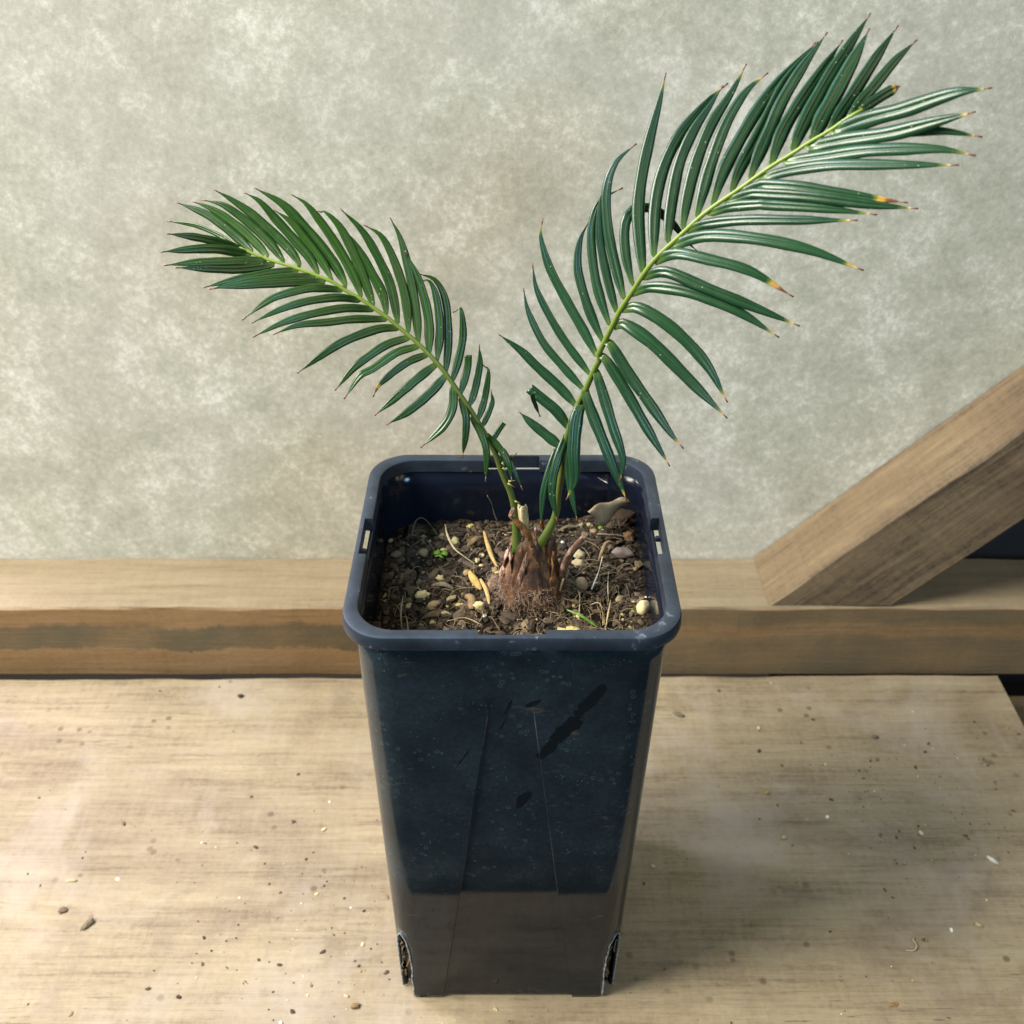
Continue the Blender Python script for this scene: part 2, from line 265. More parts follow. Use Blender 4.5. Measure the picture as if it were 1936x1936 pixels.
# ---------------------------------------------------------------- measured world coordinates (metres)
FR={'left': {'rachis': [[0.0023, 0.0, 0.24116],[0.00229, 0.00012, 0.24488],[0.0015, 0.00083, 0.25744],[-0.0, 0.0017, 0.26865],[-0.004, 0.00277, 0.27953],[-0.00689, 0.00377, 0.28883],[-0.01017, 0.00463, 0.29562],[-0.01381, 0.00554, 0.30227],[-0.01702, 0.00638, 0.30793],[-0.0206, 0.00726, 0.3135],[-0.02453, 0.00831, 0.31983],[-0.02844, 0.00929, 0.3252],[-0.03446, 0.01066, 0.33172],[-0.03876, 0.0116, 0.33573],[-0.04305, 0.01252, 0.33931],[-0.04767, 0.01355, 0.34322],[-0.05231, 0.01451, 0.34634],[-0.05728, 0.01558, 0.34979],[-0.06265, 0.01666, 0.35244],[-0.06723, 0.01767, 0.3555],[-0.07227, 0.01866, 0.35741],[-0.07914, 0.01999, 0.35954],[-0.0864, 0.0214, 0.36146],[-0.09297, 0.02268, 0.36304],[-0.09838, 0.02379, 0.36488],[-0.10412, 0.025, 0.36706]], 'leaf': [[1, 0.0018, 0, [[-0.10412, 0.025, 0.36706],[-0.11189, 0.02937, 0.36992],[-0.12082, 0.03324, 0.37206],[-0.13144, 0.03652, 0.37255]]],[-1, 0.00307, 0, [[-0.1027, 0.02469, 0.36642],[-0.10972, 0.02003, 0.37086],[-0.11688, 0.01627, 0.37415],[-0.12487, 0.01315, 0.37642]]],[1, 0.00332, 0, [[-0.09855, 0.02384, 0.36514],[-0.09836, 0.02412, 0.36551],[-0.10443, 0.02829, 0.36957],[-0.11344, 0.03323, 0.37489],[-0.11984, 0.03581, 0.37733],[-0.12723, 0.03815, 0.37912]]],[1, 0.00332, 0, [[-0.09289, 0.02269, 0.36334],[-0.09257, 0.02317, 0.36399],[-0.09934, 0.02807, 0.36928],[-0.10679, 0.03226, 0.37411],[-0.11495, 0.03572, 0.37811],[-0.12078, 0.03755, 0.3797]]],[1, 0.00332, 0, [[-0.08657, 0.02145, 0.36174],[-0.08638, 0.02181, 0.36224],[-0.09196, 0.02656, 0.36797],[-0.10123, 0.03207, 0.37456],[-0.10971, 0.0358, 0.3792],[-0.11695, 0.03798, 0.3803]]],[1, 0.00354, 0, [[-0.08051, 0.02029, 0.36029],[-0.08019, 0.02087, 0.3611],[-0.08278, 0.02358, 0.36458],[-0.08836, 0.02752, 0.36911],[-0.09758, 0.03285, 0.37577],[-0.10674, 0.03684, 0.38107],[-0.11241, 0.03879, 0.38373]]],[1, 0.00354, 0, [[-0.0735, 0.01891, 0.35798],[-0.07334, 0.01918, 0.35834],[-0.07664, 0.02291, 0.36333],[-0.0829, 0.02746, 0.36913],[-0.08905, 0.03131, 0.37484],[-0.09543, 0.03474, 0.38105],[-0.10053, 0.0365, 0.3834]]],[1, 0.00307, 0, [[-0.06792, 0.01784, 0.35621],[-0.07195, 0.0222, 0.36209],[-0.07739, 0.02634, 0.36805],[-0.08344, 0.03006, 0.37454],[-0.08938, 0.03236, 0.37818]]],[1, 0.00397, 0, [[-0.06339, 0.01686, 0.35327],[-0.06298, 0.01727, 0.35375],[-0.06481, 0.01984, 0.3573],[-0.07031, 0.02486, 0.36407],[-0.07941, 0.03109, 0.37304],[-0.08731, 0.03536, 0.38009],[-0.09701, 0.03878, 0.38447]]],[1, 0.00354, 0, [[-0.05749, 0.01564, 0.35009],[-0.05726, 0.01591, 0.35043],[-0.06017, 0.02061, 0.35735],[-0.06558, 0.0259, 0.36555],[-0.07092, 0.02999, 0.37268],[-0.07762, 0.03385, 0.38024],[-0.08268, 0.03565, 0.38294]]],[1, 0.00361, 0, [[-0.05307, 0.0147, 0.34707],[-0.05283, 0.01494, 0.34733],[-0.05591, 0.01998, 0.3549],[-0.06016, 0.02534, 0.36425],[-0.06504, 0.02957, 0.37284],[-0.07037, 0.03209, 0.37771],[-0.073, 0.03283, 0.37782]]],[1, 0.00354, 0, [[-0.04831, 0.0137, 0.34388],[-0.04801, 0.01399, 0.34421],[-0.04908, 0.0177, 0.35003],[-0.05306, 0.02195, 0.35679],[-0.05876, 0.02657, 0.36529],[-0.06618, 0.03048, 0.37363]]],[1, 0.00343, 0, [[-0.04418, 0.01281, 0.3406],[-0.04374, 0.01319, 0.341],[-0.04624, 0.02026, 0.35244],[-0.05087, 0.02554, 0.36187],[-0.05689, 0.03013, 0.37112],[-0.06437, 0.03353, 0.37794]]],[1, 0.00343, 0, [[-0.04028, 0.01196, 0.33735],[-0.03981, 0.01237, 0.33778],[-0.04048, 0.01842, 0.34775],[-0.04399, 0.02444, 0.35924],[-0.04925, 0.02899, 0.36929],[-0.05562, 0.03129, 0.37276]]],[1, 0.00343, 0, [[-0.03632, 0.01108, 0.33364],[-0.03607, 0.01129, 0.33385],[-0.03693, 0.01758, 0.34416],[-0.03933, 0.02414, 0.35704],[-0.04237, 0.02893, 0.36856],[-0.04583, 0.03139, 0.37516]]],[1, 0.00354, 0, [[-0.03237, 0.0102, 0.32964],[-0.03212, 0.01039, 0.32981],[-0.03223, 0.01707, 0.34119],[-0.03539, 0.02269, 0.35297],[-0.04028, 0.02681, 0.36367]]],[1, 0.00318, 0, [[-0.02906, 0.00946, 0.32616],[-0.02788, 0.01609, 0.33762],[-0.02921, 0.02095, 0.3486],[-0.03169, 0.02302, 0.354],[-0.03431, 0.02376, 0.35388]]],[1, 0.00307, 0, [[-0.02608, 0.00872, 0.32216],[-0.02582, 0.0089, 0.3223],[-0.02465, 0.0153, 0.33312],[-0.02562, 0.02153, 0.34636],[-0.02959, 0.02466, 0.3537],[-0.03554, 0.02653, 0.35526]]],[1, 0.00307, 0, [[-0.02364, 0.0081, 0.31868],[-0.02329, 0.00833, 0.31882],[-0.02065, 0.01284, 0.3261],[-0.0189, 0.01684, 0.33442],[-0.01972, 0.02025, 0.34374],[-0.02201, 0.02094, 0.34243]]],[1, 0.00282, 3, [[-0.02019, 0.00723, 0.31352],[-0.01749, 0.01183, 0.32208],[-0.01703, 0.01359, 0.32729]]],[1, 0.00282, 0, [[-0.01713, 0.00643, 0.30835],[-0.01681, 0.00664, 0.30849],[-0.01454, 0.00998, 0.31387],[-0.01252, 0.01416, 0.32316],[-0.01279, 0.01617, 0.32938]]],[1, 0.00259, 0, [[-0.01383, 0.00559, 0.30265],[-0.0134, 0.00586, 0.3028],[-0.0107, 0.01008, 0.31009],[-0.0092, 0.01398, 0.32005],[-0.01084, 0.01468, 0.32175]]],[1, 0.00216, 0, [[-0.01225, 0.00522, 0.30017],[-0.01137, 0.00577, 0.30047],[-0.00783, 0.00972, 0.30794],[-0.00822, 0.01106, 0.31213]]],[1, 0.00196, 3, [[-0.00871, 0.00437, 0.29391],[-0.00728, 0.0052, 0.29431],[-0.00519, 0.00687, 0.29718],[-0.0031, 0.00801, 0.29989]]],[-1, 0.00343, 0, [[-0.09957, 0.02401, 0.36507],[-0.09984, 0.02363, 0.36456],[-0.10828, 0.01837, 0.36853],[-0.11604, 0.01449, 0.37024],[-0.12721, 0.01022, 0.37081]]],[-1, 0.00325, 0, [[-0.09301, 0.02266, 0.36267],[-0.10468, 0.0158, 0.36505],[-0.11567, 0.01055, 0.36681],[-0.12595, 0.00677, 0.36705]]],[-1, 0.00325, 0, [[-0.09085, 0.02223, 0.3621],[-0.09119, 0.02159, 0.36119],[-0.10151, 0.01565, 0.36191],[-0.11252, 0.01041, 0.36426],[-0.12196, 0.00691, 0.36599]]],[-1, 0.00307, 0, [[-0.08156, 0.02045, 0.36001],[-0.0817, 0.02019, 0.35965],[-0.09078, 0.01492, 0.36069],[-0.10224, 0.00944, 0.36053],[-0.11261, 0.00565, 0.35906]]],[-1, 0.00307, 0, [[-0.07501, 0.01918, 0.35807],[-0.07518, 0.0189, 0.35769],[-0.08685, 0.01223, 0.35974],[-0.09819, 0.00688, 0.36049],[-0.10973, 0.00266, 0.35967]]],[-1, 0.00307, 0, [[-0.07127, 0.01844, 0.35673],[-0.07157, 0.018, 0.35615],[-0.08328, 0.01132, 0.35841],[-0.09617, 0.00524, 0.36006],[-0.108, 0.00091, 0.3605]]],[-1, 0.00289, 0, [[-0.06452, 0.01705, 0.35348],[-0.06478, 0.01678, 0.35318],[-0.07453, 0.01112, 0.3564],[-0.08615, 0.00545, 0.35582],[-0.09304, 0.00246, 0.35296],[-0.09878, 0.00017, 0.34904]]],[-1, 0.00296, 0, [[-0.05778, 0.01567, 0.34984],[-0.05801, 0.01539, 0.3495],[-0.06586, 0.01076, 0.35272],[-0.07747, 0.00492, 0.35339],[-0.08658, 0.00102, 0.35171],[-0.09472, -0.00194, 0.34867]]],[-1, 0.00307, 0, [[-0.05279, 0.0146, 0.34649],[-0.05303, 0.01436, 0.34623],[-0.06235, 0.009, 0.34924],[-0.07404, 0.0031, 0.34961],[-0.08414, -0.00128, 0.34817],[-0.09433, -0.00504, 0.34444]]],[-1, 0.00289, 0, [[-0.04804, 0.0136, 0.34319],[-0.0484, 0.01324, 0.34278],[-0.05886, 0.0074, 0.34549],[-0.06893, 0.0025, 0.34641],[-0.0789, -0.0016, 0.34717],[-0.08697, -0.00443, 0.34504]]],[-1, 0.00318, 0, [[-0.04355, 0.01261, 0.33956],[-0.04377, 0.01242, 0.33936],[-0.05098, 0.00836, 0.34089],[-0.06311, 0.0021, 0.33874],[-0.07196, -0.00199, 0.33441],[-0.07973, -0.00499, 0.32974]]],[-1, 0.00307, 0, [[-0.03952, 0.01174, 0.33611],[-0.03985, 0.01144, 0.3358],[-0.04759, 0.00707, 0.33511],[-0.05473, 0.00316, 0.33181],[-0.06016, 0.00044, 0.32834],[-0.06675, -0.00274, 0.3214]]],[-1, 0.00307, 0, [[-0.03592, 0.01095, 0.33282],[-0.03627, 0.01066, 0.33254],[-0.04404, 0.00633, 0.33224],[-0.05301, 0.00144, 0.32782],[-0.05786, -0.00069, 0.3259],[-0.06359, -0.00382, 0.31834]]],[-1, 0.00282, 2, [[-0.03253, 0.0102, 0.32946],[-0.03275, 0.01002, 0.32931],[-0.04053, 0.00568, 0.32794],[-0.05005, 0.00084, 0.32198],[-0.05298, -0.00079, 0.31767]]],[-1, 0.00333, 0, [[-0.02924, 0.00942, 0.32559],[-0.03637, 0.00477, 0.3217],[-0.04476, 0.00016, 0.31602],[-0.05226, -0.00298, 0.31044]]],[-1, 0.00345, 0, [[-0.02565, 0.00855, 0.32102],[-0.02612, 0.00823, 0.32078],[-0.03174, 0.00393, 0.31578],[-0.03979, -0.00043, 0.31038],[-0.04785, -0.00346, 0.30631]]],[-1, 0.00333, 0, [[-0.0227, 0.00779, 0.31665],[-0.02298, 0.00761, 0.31654],[-0.02321, 0.00374, 0.30988],[-0.02673, 0.0003, 0.30342],[-0.03518, -0.00352, 0.2962]]],[-1, 0.00294, 0, [[-0.01962, 0.00699, 0.31165],[-0.02002, 0.00672, 0.31148],[-0.01799, 0.00334, 0.3059],[-0.01826, 2e-05, 0.29837],[-0.01959, -0.00232, 0.29113]]],[-1, 0.00282, 0, [[-0.01505, 0.00581, 0.30396],[-0.01564, 0.00544, 0.30375],[-0.01214, 0.00195, 0.29866],[-0.0101, -0.00126, 0.29193],[-0.01051, -0.00472, 0.28137]]],[-1, 0.00259, 0, [[-0.01027, 0.00468, 0.29609],[-0.00995, 0.00448, 0.29643],[-0.00516, 0.00121, 0.29284],[-0.00143, -0.00168, 0.28732],[-0.0001, -0.00384, 0.28054]]],[-1, 0.00196, 0, [[-0.00615, 0.00377, 0.2892],[-0.00394, 0.00255, 0.29105],[-0.00102, 4e-05, 0.28722],[0.00148, -0.00213, 0.28267],[0.004, -0.00415, 0.27675]]],[-1, 0.00133, 0, [[-0.00464, 0.00321, 0.28394],[-0.0027, 0.00221, 0.28537],[-0.00103, 0.0014, 0.28488],[2e-05, 0.00055, 0.28788],[0.00127, -2e-05, 0.28995]]]]}, 'right': {'rachis': [[0.01039, 0.0, 0.23731],[0.01145, -0.00018, 0.24415],[0.01438, -0.00047, 0.25095],[0.01793, -0.00096, 0.26053],[0.01891, -0.00165, 0.27329],[0.01981, -0.00225, 0.28292],[0.02062, -0.00304, 0.29466],[0.02255, -0.00384, 0.30517],[0.02482, -0.00459, 0.31409],[0.02812, -0.0054, 0.32284],[0.03064, -0.00618, 0.33095],[0.03286, -0.00676, 0.33641],[0.03189, -0.0069, 0.33745],[0.03373, -0.00746, 0.34275],[0.03633, -0.00824, 0.34968],[0.03887, -0.00904, 0.35648],[0.0429, -0.01008, 0.3645],[0.04649, -0.01107, 0.3718],[0.05049, -0.01203, 0.37805],[0.05474, -0.01292, 0.38301],[0.05892, -0.01382, 0.38788],[0.06301, -0.01474, 0.39268],[0.0671, -0.0156, 0.39671],[0.07089, -0.01638, 0.39999],[0.07521, -0.01728, 0.40359],[0.07941, -0.01822, 0.40748],[0.08446, -0.01935, 0.41188],[0.08952, -0.02045, 0.4157],[0.09442, -0.02161, 0.41985],[0.09965, -0.0228, 0.42357],[0.10398, -0.02393, 0.42758],[0.10838, -0.025, 0.43078]], 'leaf': [[1, 0.00397, 3, [[0.02233, -0.0038, 0.30461],[0.02201, -0.00361, 0.3046],[0.01737, 0.00026, 0.30967],[0.01215, 0.00302, 0.31323],[0.00673, 0.00524, 0.31709]]],[1, 0.00166, 0, [[0.00894, -0.00459, 0.32075],[0.00789, -0.00362, 0.31857],[0.00946, -0.00161, 0.31242],[0.01065, -0.00066, 0.3087]]],[1, 0.00379, 0, [[0.0203, -0.0031, 0.29559],[0.01893, -0.00234, 0.29555],[0.01423, 0.00058, 0.29821],[0.00817, 0.00366, 0.30209],[0.00343, 0.0056, 0.30577]]],[1, 0.00361, 0, [[0.0249, -0.00463, 0.31459],[0.02463, -0.00446, 0.31465],[0.01824, 0.00053, 0.32005],[0.00905, 0.00604, 0.32666],[0.00352, 0.00894, 0.33134],[-0.00443, 0.01201, 0.33634]]],[1, 0.00294, 0, [[0.02763, -0.00531, 0.32196],[0.02726, -0.00508, 0.32205],[0.01769, 0.0023, 0.33021],[0.01155, 0.00659, 0.33656],[0.00621, 0.01115, 0.34664],[0.00447, 0.01363, 0.35404]]],[1, 0.00294, 0, [[0.02979, -0.00597, 0.3288],[0.02932, -0.00567, 0.32887],[0.02069, 0.00169, 0.33759],[0.01449, 0.00684, 0.34593],[0.00921, 0.01131, 0.35554],[0.00769, 0.01411, 0.3638]]],[1, 0.00347, 1, [[0.03194, -0.00688, 0.33716],[0.03164, -0.0066, 0.33663],[0.0265, -0.00062, 0.34443],[0.0204, 0.00529, 0.35327],[0.01426, 0.01073, 0.36326],[0.01149, 0.01386, 0.3706],[0.01039, 0.01576, 0.37584],[0.01111, 0.01705, 0.37972]]],[1, 0.00334, 0, [[0.03375, -0.00743, 0.3424],[0.03016, -0.00267, 0.3487],[0.02712, 0.00165, 0.35554],[0.02417, 0.00678, 0.36553],[0.02478, 0.01065, 0.37498],[0.02767, 0.01287, 0.38079]]],[1, 0.00327, 0, [[0.03612, -0.00827, 0.35007],[0.03527, -0.0077, 0.35028],[0.03068, 0.00047, 0.36216],[0.0286, 0.00747, 0.37517],[0.02913, 0.01111, 0.38325],[0.03196, 0.01364, 0.38899],[0.0388, 0.0161, 0.39198]]],[1, 0.00306, 0, [[0.0382, -0.0089, 0.35543],[0.03755, -0.00845, 0.35559],[0.0343, -0.0015, 0.36577],[0.03159, 0.00488, 0.37751],[0.03141, 0.00931, 0.38787],[0.03255, 0.01162, 0.39426]]],[1, 0.00354, 0, [[0.04061, -0.00956, 0.36072],[0.0398, -0.00896, 0.36105],[0.03594, -0.00035, 0.37349],[0.03393, 0.00503, 0.38281],[0.03342, 0.01047, 0.39395],[0.03657, 0.01416, 0.40222],[0.04294, 0.01698, 0.40723]]],[1, 0.0034, 0, [[0.04329, -0.01025, 0.36594],[0.04263, -0.00976, 0.3662],[0.04041, -0.00398, 0.37427],[0.03972, 0.00099, 0.38232],[0.04159, 0.00415, 0.38773],[0.04718, 0.0067, 0.38879],[0.05346, 0.00924, 0.38558],[0.05944, 0.01188, 0.3796],[0.06421, 0.01407, 0.3733],[0.06847, 0.01558, 0.3691]]],[1, 0.00416, 1, [[0.04614, -0.01101, 0.37141],[0.0458, -0.01075, 0.37154],[0.04421, 0.00025, 0.38761],[0.04529, 0.00703, 0.39928],[0.04799, 0.01309, 0.4111],[0.05079, 0.01772, 0.4215],[0.05261, 0.02087, 0.42971]]],[1, 0.00408, 1, [[0.04971, -0.0119, 0.37741],[0.04905, -0.01136, 0.37778],[0.04956, -0.00163, 0.39179],[0.05252, 0.00537, 0.40325],[0.05851, 0.01137, 0.4136],[0.06786, 0.01688, 0.42304],[0.07332, 0.01926, 0.42708]]],[1, 0.0039, 0, [[0.05408, -0.01284, 0.38291],[0.05328, -0.01208, 0.38356],[0.05482, -0.00434, 0.39448],[0.05741, 0.00259, 0.40582],[0.06196, 0.00771, 0.41497],[0.0675, 0.01164, 0.42243],[0.071, 0.01388, 0.42737]]],[1, 0.0039, 1, [[0.05852, -0.01378, 0.38789],[0.05795, -0.01323, 0.38836],[0.05933, -0.00778, 0.39567],[0.06265, -0.00037, 0.40674],[0.06751, 0.00599, 0.41743],[0.07398, 0.01102, 0.42647],[0.07831, 0.01446, 0.43425]]],[1, 0.0039, 1, [[0.06251, -0.01466, 0.39248],[0.06207, -0.01423, 0.39284],[0.06413, -0.00947, 0.39896],[0.06712, -0.00341, 0.40769],[0.07195, 0.00335, 0.41882],[0.07836, 0.00836, 0.42778],[0.08485, 0.01129, 0.4324]]],[1, 0.00416, 0, [[0.06706, -0.01562, 0.39693],[0.06677, -0.01527, 0.39727],[0.07052, -0.00835, 0.40594],[0.07654, -0.00131, 0.41526],[0.08377, 0.00533, 0.42504],[0.09142, 0.01034, 0.43276],[0.10045, 0.01508, 0.44105]]],[1, 0.00408, 0, [[0.07258, -0.01675, 0.40164],[0.07229, -0.01641, 0.40198],[0.0757, -0.01102, 0.40843],[0.08106, -0.00514, 0.41573],[0.08752, 0.00199, 0.42654],[0.09204, 0.00596, 0.43342],[0.10011, 0.01072, 0.44216]]],[1, 0.00408, 0, [[0.07804, -0.01794, 0.40653],[0.07768, -0.01751, 0.40693],[0.08073, -0.01257, 0.41279],[0.0847, -0.00701, 0.4201],[0.08847, -0.00212, 0.4274],[0.09464, 0.00334, 0.4363],[0.10209, 0.00821, 0.44547]]],[1, 0.00417, 0, [[0.08404, -0.01928, 0.41178],[0.08374, -0.01891, 0.41213],[0.08743, -0.01254, 0.41989],[0.09381, -0.00601, 0.42841],[0.10037, -0.00073, 0.4365],[0.10622, 0.00328, 0.44418]]],[1, 0.00445, 0, [[0.09018, -0.02065, 0.41662],[0.08977, -0.02012, 0.41713],[0.09549, -0.01227, 0.42628],[0.10178, -0.00551, 0.43539],[0.10896, 0.00054, 0.44504],[0.11396, 0.00409, 0.45198]]],[1, 0.0049, 0, [[0.09538, -0.02185, 0.42071],[0.09521, -0.02158, 0.42097],[0.10188, -0.01325, 0.43064],[0.10793, -0.00675, 0.44045],[0.11257, -0.00256, 0.44874]]],[1, 0.00386, 0, [[0.10008, -0.02293, 0.42411],[0.09992, -0.02273, 0.42429],[0.10766, -0.01485, 0.43253],[0.11495, -0.00814, 0.44185],[0.12097, -0.0037, 0.44993]]],[1, 0.00327, 0, [[0.10539, -0.02429, 0.42878],[0.10521, -0.02401, 0.42906],[0.11255, -0.01759, 0.43504],[0.11952, -0.01226, 0.4417],[0.12581, -0.00878, 0.44693]]],[1, 0.00309, 4, [[0.10775, -0.02485, 0.43038],[0.11516, -0.02009, 0.43349],[0.12108, -0.0174, 0.43589]]],[-1, 0.00476, 1, [[0.10063, -0.02301, 0.42415],[0.10097, -0.02346, 0.42375],[0.10917, -0.03109, 0.42989],[0.11738, -0.03757, 0.43446],[0.12791, -0.04491, 0.4408],[0.13574, -0.04889, 0.44296]]],[-1, 0.00318, 1, [[0.09729, -0.02221, 0.42139],[0.0978, -0.02297, 0.42062],[0.10681, -0.03016, 0.42382],[0.11703, -0.03745, 0.42736],[0.12736, -0.04352, 0.42944],[0.13665, -0.04784, 0.42911]]],[-1, 0.00454, 1, [[0.09404, -0.02147, 0.41908],[0.09452, -0.0221, 0.41848],[0.10343, -0.02942, 0.42288],[0.1151, -0.03779, 0.42746],[0.12479, -0.044, 0.43237],[0.13293, -0.0483, 0.43601]]],[-1, 0.00386, 1, [[0.08756, -0.01999, 0.41388],[0.08791, -0.02048, 0.41339],[0.09725, -0.02779, 0.41717],[0.10925, -0.03639, 0.42182],[0.12576, -0.04599, 0.42505],[0.13501, -0.05018, 0.42444]]],[-1, 0.0034, 1, [[0.08066, -0.01844, 0.4081],[0.08118, -0.01909, 0.40749],[0.08899, -0.02541, 0.41224],[0.09988, -0.03316, 0.41639],[0.11843, -0.04411, 0.41982],[0.13083, -0.04992, 0.42139]]],[-1, 0.00386, 2, [[0.074, -0.01699, 0.4022],[0.07442, -0.01751, 0.4017],[0.08045, -0.02238, 0.40594],[0.08068, -0.02263, 0.40629],[0.09072, -0.02928, 0.40791],[0.10743, -0.03866, 0.40802],[0.12017, -0.04429, 0.40818]]],[-1, 0.00363, 1, [[0.07075, -0.01631, 0.39942],[0.07126, -0.01691, 0.39884],[0.07766, -0.02199, 0.40322],[0.0807, -0.02409, 0.40402],[0.0941, -0.03266, 0.40596],[0.11065, -0.04163, 0.40657],[0.12278, -0.04695, 0.40723]]],[-1, 0.00327, 1, [[0.06557, -0.01524, 0.39483],[0.06601, -0.01571, 0.39439],[0.07206, -0.02034, 0.39838],[0.08042, -0.02589, 0.40115],[0.08071, -0.02607, 0.40113],[0.09766, -0.0356, 0.4033],[0.11222, -0.042, 0.40357]]],[-1, 0.00337, 1, [[0.05917, -0.01386, 0.38803],[0.05936, -0.01404, 0.38788],[0.06465, -0.01805, 0.39166],[0.07604, -0.02547, 0.39585],[0.09101, -0.03378, 0.39887],[0.10691, -0.04081, 0.40127]]],[-1, 0.00396, 1, [[0.05428, -0.0128, 0.3822],[0.05461, -0.0131, 0.38194],[0.06462, -0.02035, 0.38866],[0.08016, -0.02972, 0.3911],[0.09561, -0.03774, 0.39044],[0.11057, -0.04416, 0.38651]]],[-1, 0.00376, 2, [[0.04936, -0.0117, 0.37568],[0.05606, -0.01661, 0.38097],[0.06715, -0.02317, 0.38126],[0.07943, -0.02948, 0.3799],[0.09214, -0.03515, 0.37366]]],[-1, 0.00386, 1, [[0.04569, -0.01082, 0.36992],[0.04594, -0.01101, 0.36982],[0.05314, -0.01582, 0.37377],[0.06587, -0.02358, 0.37131],[0.08059, -0.03118, 0.36798],[0.0951, -0.03711, 0.36393]]],[-1, 0.00386, 1, [[0.04207, -0.00989, 0.36317],[0.04917, -0.01465, 0.36771],[0.06186, -0.02195, 0.36868],[0.07675, -0.02953, 0.36532],[0.08946, -0.03501, 0.35892]]],[-1, 0.00416, 1, [[0.03923, -0.00909, 0.35676],[0.04532, -0.01288, 0.35898],[0.05649, -0.02002, 0.35449],[0.06795, -0.02731, 0.34484],[0.07569, -0.03246, 0.33289]]],[-1, 0.00446, 1, [[0.03646, -0.00824, 0.34963],[0.03682, -0.00848, 0.34954],[0.04031, -0.01077, 0.35191],[0.05033, -0.01739, 0.3476],[0.06425, -0.02627, 0.33649],[0.07618, -0.03205, 0.326]]],[-1, 0.00397, 1, [[0.03422, -0.00759, 0.34383],[0.03662, -0.00943, 0.34242],[0.04356, -0.01631, 0.33347],[0.05202, -0.02267, 0.32346],[0.05852, -0.02664, 0.31526],[0.06234, -0.0284, 0.31119]]],[-1, 0.0039, 1, [[0.03214, -0.00694, 0.33783],[0.03242, -0.00713, 0.33777],[0.03519, -0.00924, 0.33609],[0.04221, -0.01605, 0.32699],[0.04977, -0.02245, 0.31565],[0.05821, -0.02766, 0.30312]]],[-1, 0.00379, 0, [[0.03085, -0.00621, 0.33115],[0.03116, -0.00641, 0.33107],[0.03312, -0.00989, 0.32607],[0.03753, -0.01696, 0.31367],[0.04173, -0.02193, 0.30198],[0.04124, -0.02426, 0.29445]]],[-1, 0.00404, 1, [[0.02791, -0.00538, 0.32264],[0.02757, -0.00558, 0.32294],[0.02811, -0.0072, 0.32054],[0.03066, -0.01117, 0.31448],[0.03623, -0.01776, 0.30238],[0.04366, -0.02418, 0.28542]]],[-1, 0.00487, 1, [[0.02608, -0.00484, 0.3167],[0.02672, -0.00525, 0.31656],[0.02544, -0.00714, 0.31386],[0.02436, -0.00979, 0.30949],[0.02372, -0.01469, 0.29963],[0.02423, -0.01846, 0.28981],[0.02148, -0.02064, 0.28326]]],[-1, 0.00289, 0, [[0.02184, -0.00342, 0.29955],[0.02271, -0.00392, 0.29958],[0.02217, -0.0068, 0.29476],[0.02242, -0.01101, 0.2863],[0.02405, -0.01452, 0.27731],[0.02581, -0.01666, 0.27026]]],[-1, 0.00332, 0, [[0.02157, -0.00348, 0.30052],[0.02119, -0.00369, 0.30075],[0.01746, -0.0092, 0.29184],[0.01566, -0.01382, 0.28139],[0.01776, -0.01733, 0.2704]]],[-1, 0.00282, 0, [[0.0198, -0.00295, 0.29341],[0.01757, -0.0041, 0.29442],[0.01476, -0.00818, 0.28763],[0.01253, -0.01173, 0.28],[0.01149, -0.01579, 0.26745]]]]}, 'spines': [[[-0.00394, 0, 0.28626],[-0.00249, 0, 0.28404]],[[-0.00375, 0, 0.28379],[-0.00166, 0, 0.2817]],[[-0.00146, 0, 0.27729],[0.0015, 0, 0.2777]],[[-0.00167, 0, 0.27629],[0.00117, 0, 0.27436]],[[0.00111, 0, 0.26755],[0.00356, 0, 0.26666]],[[-0.00181, 0, 0.28724],[-0.00015, 0, 0.28553]],[[0.0184, 0, 0.27422],[0.01978, 0, 0.27773]]]}
